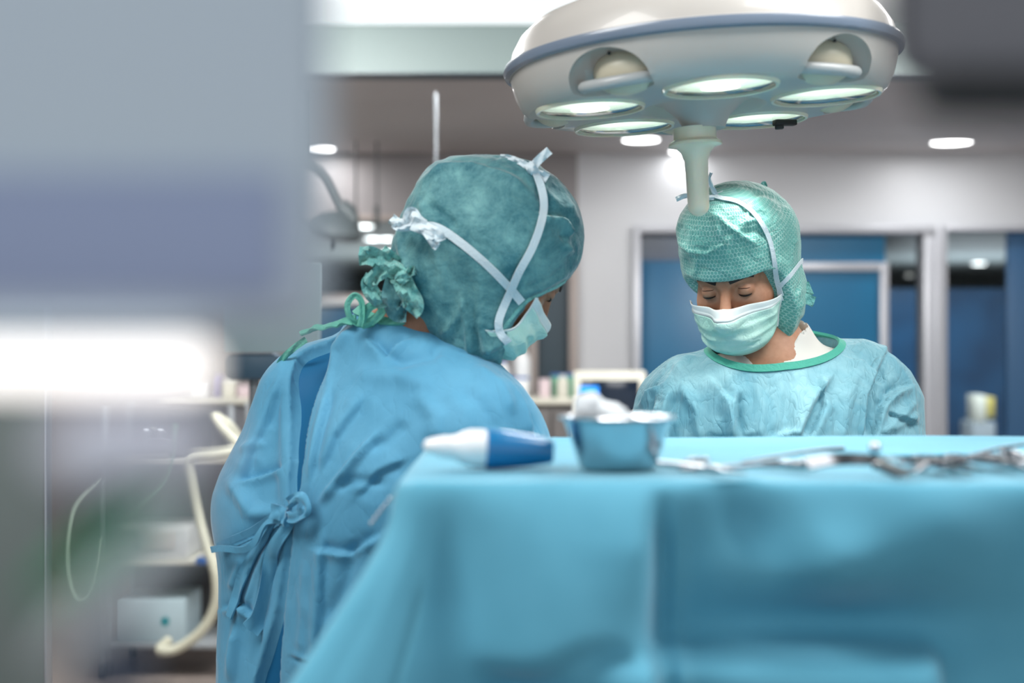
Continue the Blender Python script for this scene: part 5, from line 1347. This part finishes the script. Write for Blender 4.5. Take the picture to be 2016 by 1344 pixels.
# second operating lamp hanging farther back, unlit
DL = 6.7
l2 = E('surgical_lamp', (X(588, DL), DL, ZL), 'unlit grey operating lamp hanging on arms in the left background', 'surgical lamp')
m_l2 = mat('grey_lamp_body', (78, 86, 88), .4); m_l2d = mat('dark_lamp_face', (78, 64, 60), .4)
K(l2, TB('stem', [(X(588, DL), DL, ZL), (X(588, DL), DL, Z(322, DL))], .035, m_l2, None, 14, smooth=1))
K(l2, TB('arm', [px(588, 318, DL), px(632, 345, DL), px(664, 400, DL), px(676, 425, DL)], .022, m_l2, None, 12))
K(l2, TB('joint', [px(668, 408, DL), px(684, 420, DL), px(690, 440, DL)], .045, m_l2, None, 14))
ML = Matrix.Translation(px(655, 462, DL)) @ Matrix.Rotation(math.radians(10), 4, 'Y') @ Matrix.Rotation(math.radians(8), 4, 'X')
K(l2, LT('housing', [(.0005, -.01), (.10, -.012), (.13, -.004), (.138, .02), (.12, .06), (.075, .095), (.03, .11), (.0005, .112)], m_l2, None, 40, ML))
K(l2, LT('lamp_face', [(.0005, -.020), (.09, -.020), (.125, -.010), (.125, -.006), (.0005, -.008)], m_l2d, None, 40, ML))
K(l2, TB('handle', [ML @ Vector((0, 0, -.018)), ML @ Vector((0, 0, -.07))], .012, m_l2, None, 10, smooth=1))
# two small fixtures hanging in the window
for xp, t in ((700, 'left one of two dark hanging fixtures above the far corridor lights'), (742, 'right one of two dark hanging fixtures above the far corridor lights')):
    d = 8.4; e = E('hanging_bracket', (X(xp, d), d, ZL), t, 'bracket')
    K(e, TB('rod', [(X(xp, d), d, ZL), (X(xp, d), d, Z(425, d))], .006, m_l2, None, 8, smooth=1)); K(e, BX('clamp', (X(xp, d), d, Z(428, d)), (.030, .03, .14 if xp > 720 else .07), m_l2, None, .004))
# items in the lobby
sbox2 = E('notice_box', (X(1935, 11.0), 11.0, 0), 'grey stand with pale and yellow boxes behind the wide glass pane', 'stand')
K(sbox2, span('stand', (X(1915, 11), 11.0, 0), (X(1960, 11), 11.3, Z(830, 11)), m_grey, bev=.01))
K(sbox2, span('pale_box', (X(1920, 11), 11.0, Z(830, 11)), (X(1942, 11), 11.2, Z(778, 11)), m_cream, bev=.004)); K(sbox2, span('yellow_box', (X(1942, 11), 11.02, Z(822, 11)), (X(1960, 11), 11.2, Z(782, 11)), mat('mustard', (196, 178, 96), .5), bev=.004))
# near screen panel with its bright metal edge at the far left
DP = 2.9
sp_ = E('screen_panel', (X(40, DP), DP, 0), 'tall grey-green panel with a bright metal edge at the left margin', 'panel')
K(sp_, span('panel', (X(90, DP) - 1.1, DP, .01), (X(88, DP), DP + .03, 2.2), mat('panel_greygreen', (108, 118, 116), .45), bev=.002))
K(sp_, span('edge_strip', (X(88, DP), DP - .004, .01), (X(93, DP), DP + .034, 2.2), m_steel_r, bev=.0015))
# ================================================================== things close to the camera, far out of focus
m_fg = mat('foreground_housing', (194, 208, 219), .5); m_fgb = mat('foreground_lilac_band', (150, 163, 194), .5)
D0 = .41
fh = E('medical_monitor', px(300, 400, D0), 'huge out-of-focus pale blue housing filling the upper left corner', 'medical equipment')
K(fh, span('housing', (X(-600, D0), D0, Z(655, D0)), (X(640, D0), D0 + .02, 1.75), m_fg, bev=.012))
K(fh, span('recessed_band', (X(-600, D0), D0 - .004, Z(590, D0)), (X(560, D0), D0 - .0005, Z(345, D0)), m_fgb, bev=.0015))
gl = K(fh, span('light_bar', (X(-600, D0), D0 - .002, Z(775, D0)), (X(408, D0), D0 + .02, Z(672, D0)), mat('light_bar', (255, 250, 246), .5, emit=1.1, emitc=(255, 249, 244)), bev=.007)); gl['label'] = 'glowing white bar under the housing'
D1 = .31
po = E('clamp_pole', px(230, 1000, D1), 'out-of-focus clamp with green knob and pale bulb at the lower left', 'medical equipment')
K(po, TB('pole', [px(255, 800, D1), px(262, 960, D1)], lambda t: .020 * (.05 + math.sin(math.pi * min(max(t, .02), .98))) ** .4, mat('lilac_grey', (220, 222, 236), .5), None, 14, smooth=8))
K(po, TB('knob', [px(185, 1050, D1), px(225, 1100, D1)], lambda t: .0190 * (.05 + math.sin(math.pi * min(max(t, .02), .98))) ** .4, mat('green_knob', (24, 150, 96), .5), None, 14, smooth=8))
K(po, TB('bulb', [px(220, 1120, D1), px(275, 1170, D1)], lambda t: .0240 * (.05 + math.sin(math.pi * min(max(t, .02), .98))) ** .4, mat('pale_bulb', (236, 244, 250), .4), None, 14, smooth=8))
K(po, TB('lower_pole', [px(215, 950, D1 + .02), px(200, 1120, D1 + .02), px(235, 1400, D1 + .02)], .0060, mat('dark_slate_blue', (56, 70, 92), .5), None, 14, smooth=3))
# dark housing in the upper right corner
D3 = .44
m_fd = mat('dark_housing', (112, 113, 119), .5)
fd = E('supply_unit', px(1900, 100, D3), 'out-of-focus dark grey housing cutting the upper right corner', 'medical equipment')
K(fd, span('housing', (X(1762, D3), D3, Z(165, D3)), (X(2600, D3), D3 + .02, 1.72), m_fd, bev=.014))
K(fd, span('rubber_foot', (X(1815, D3), D3 - .006, Z(225, D3)), (X(2600, D3), D3 + .018, Z(135, D3)), m_black, bev=.008))
for o_ in list(bpy.data.objects):
    if o_.type == 'MESH' and not o_.data.materials: o_.data.materials.append(m_grey)
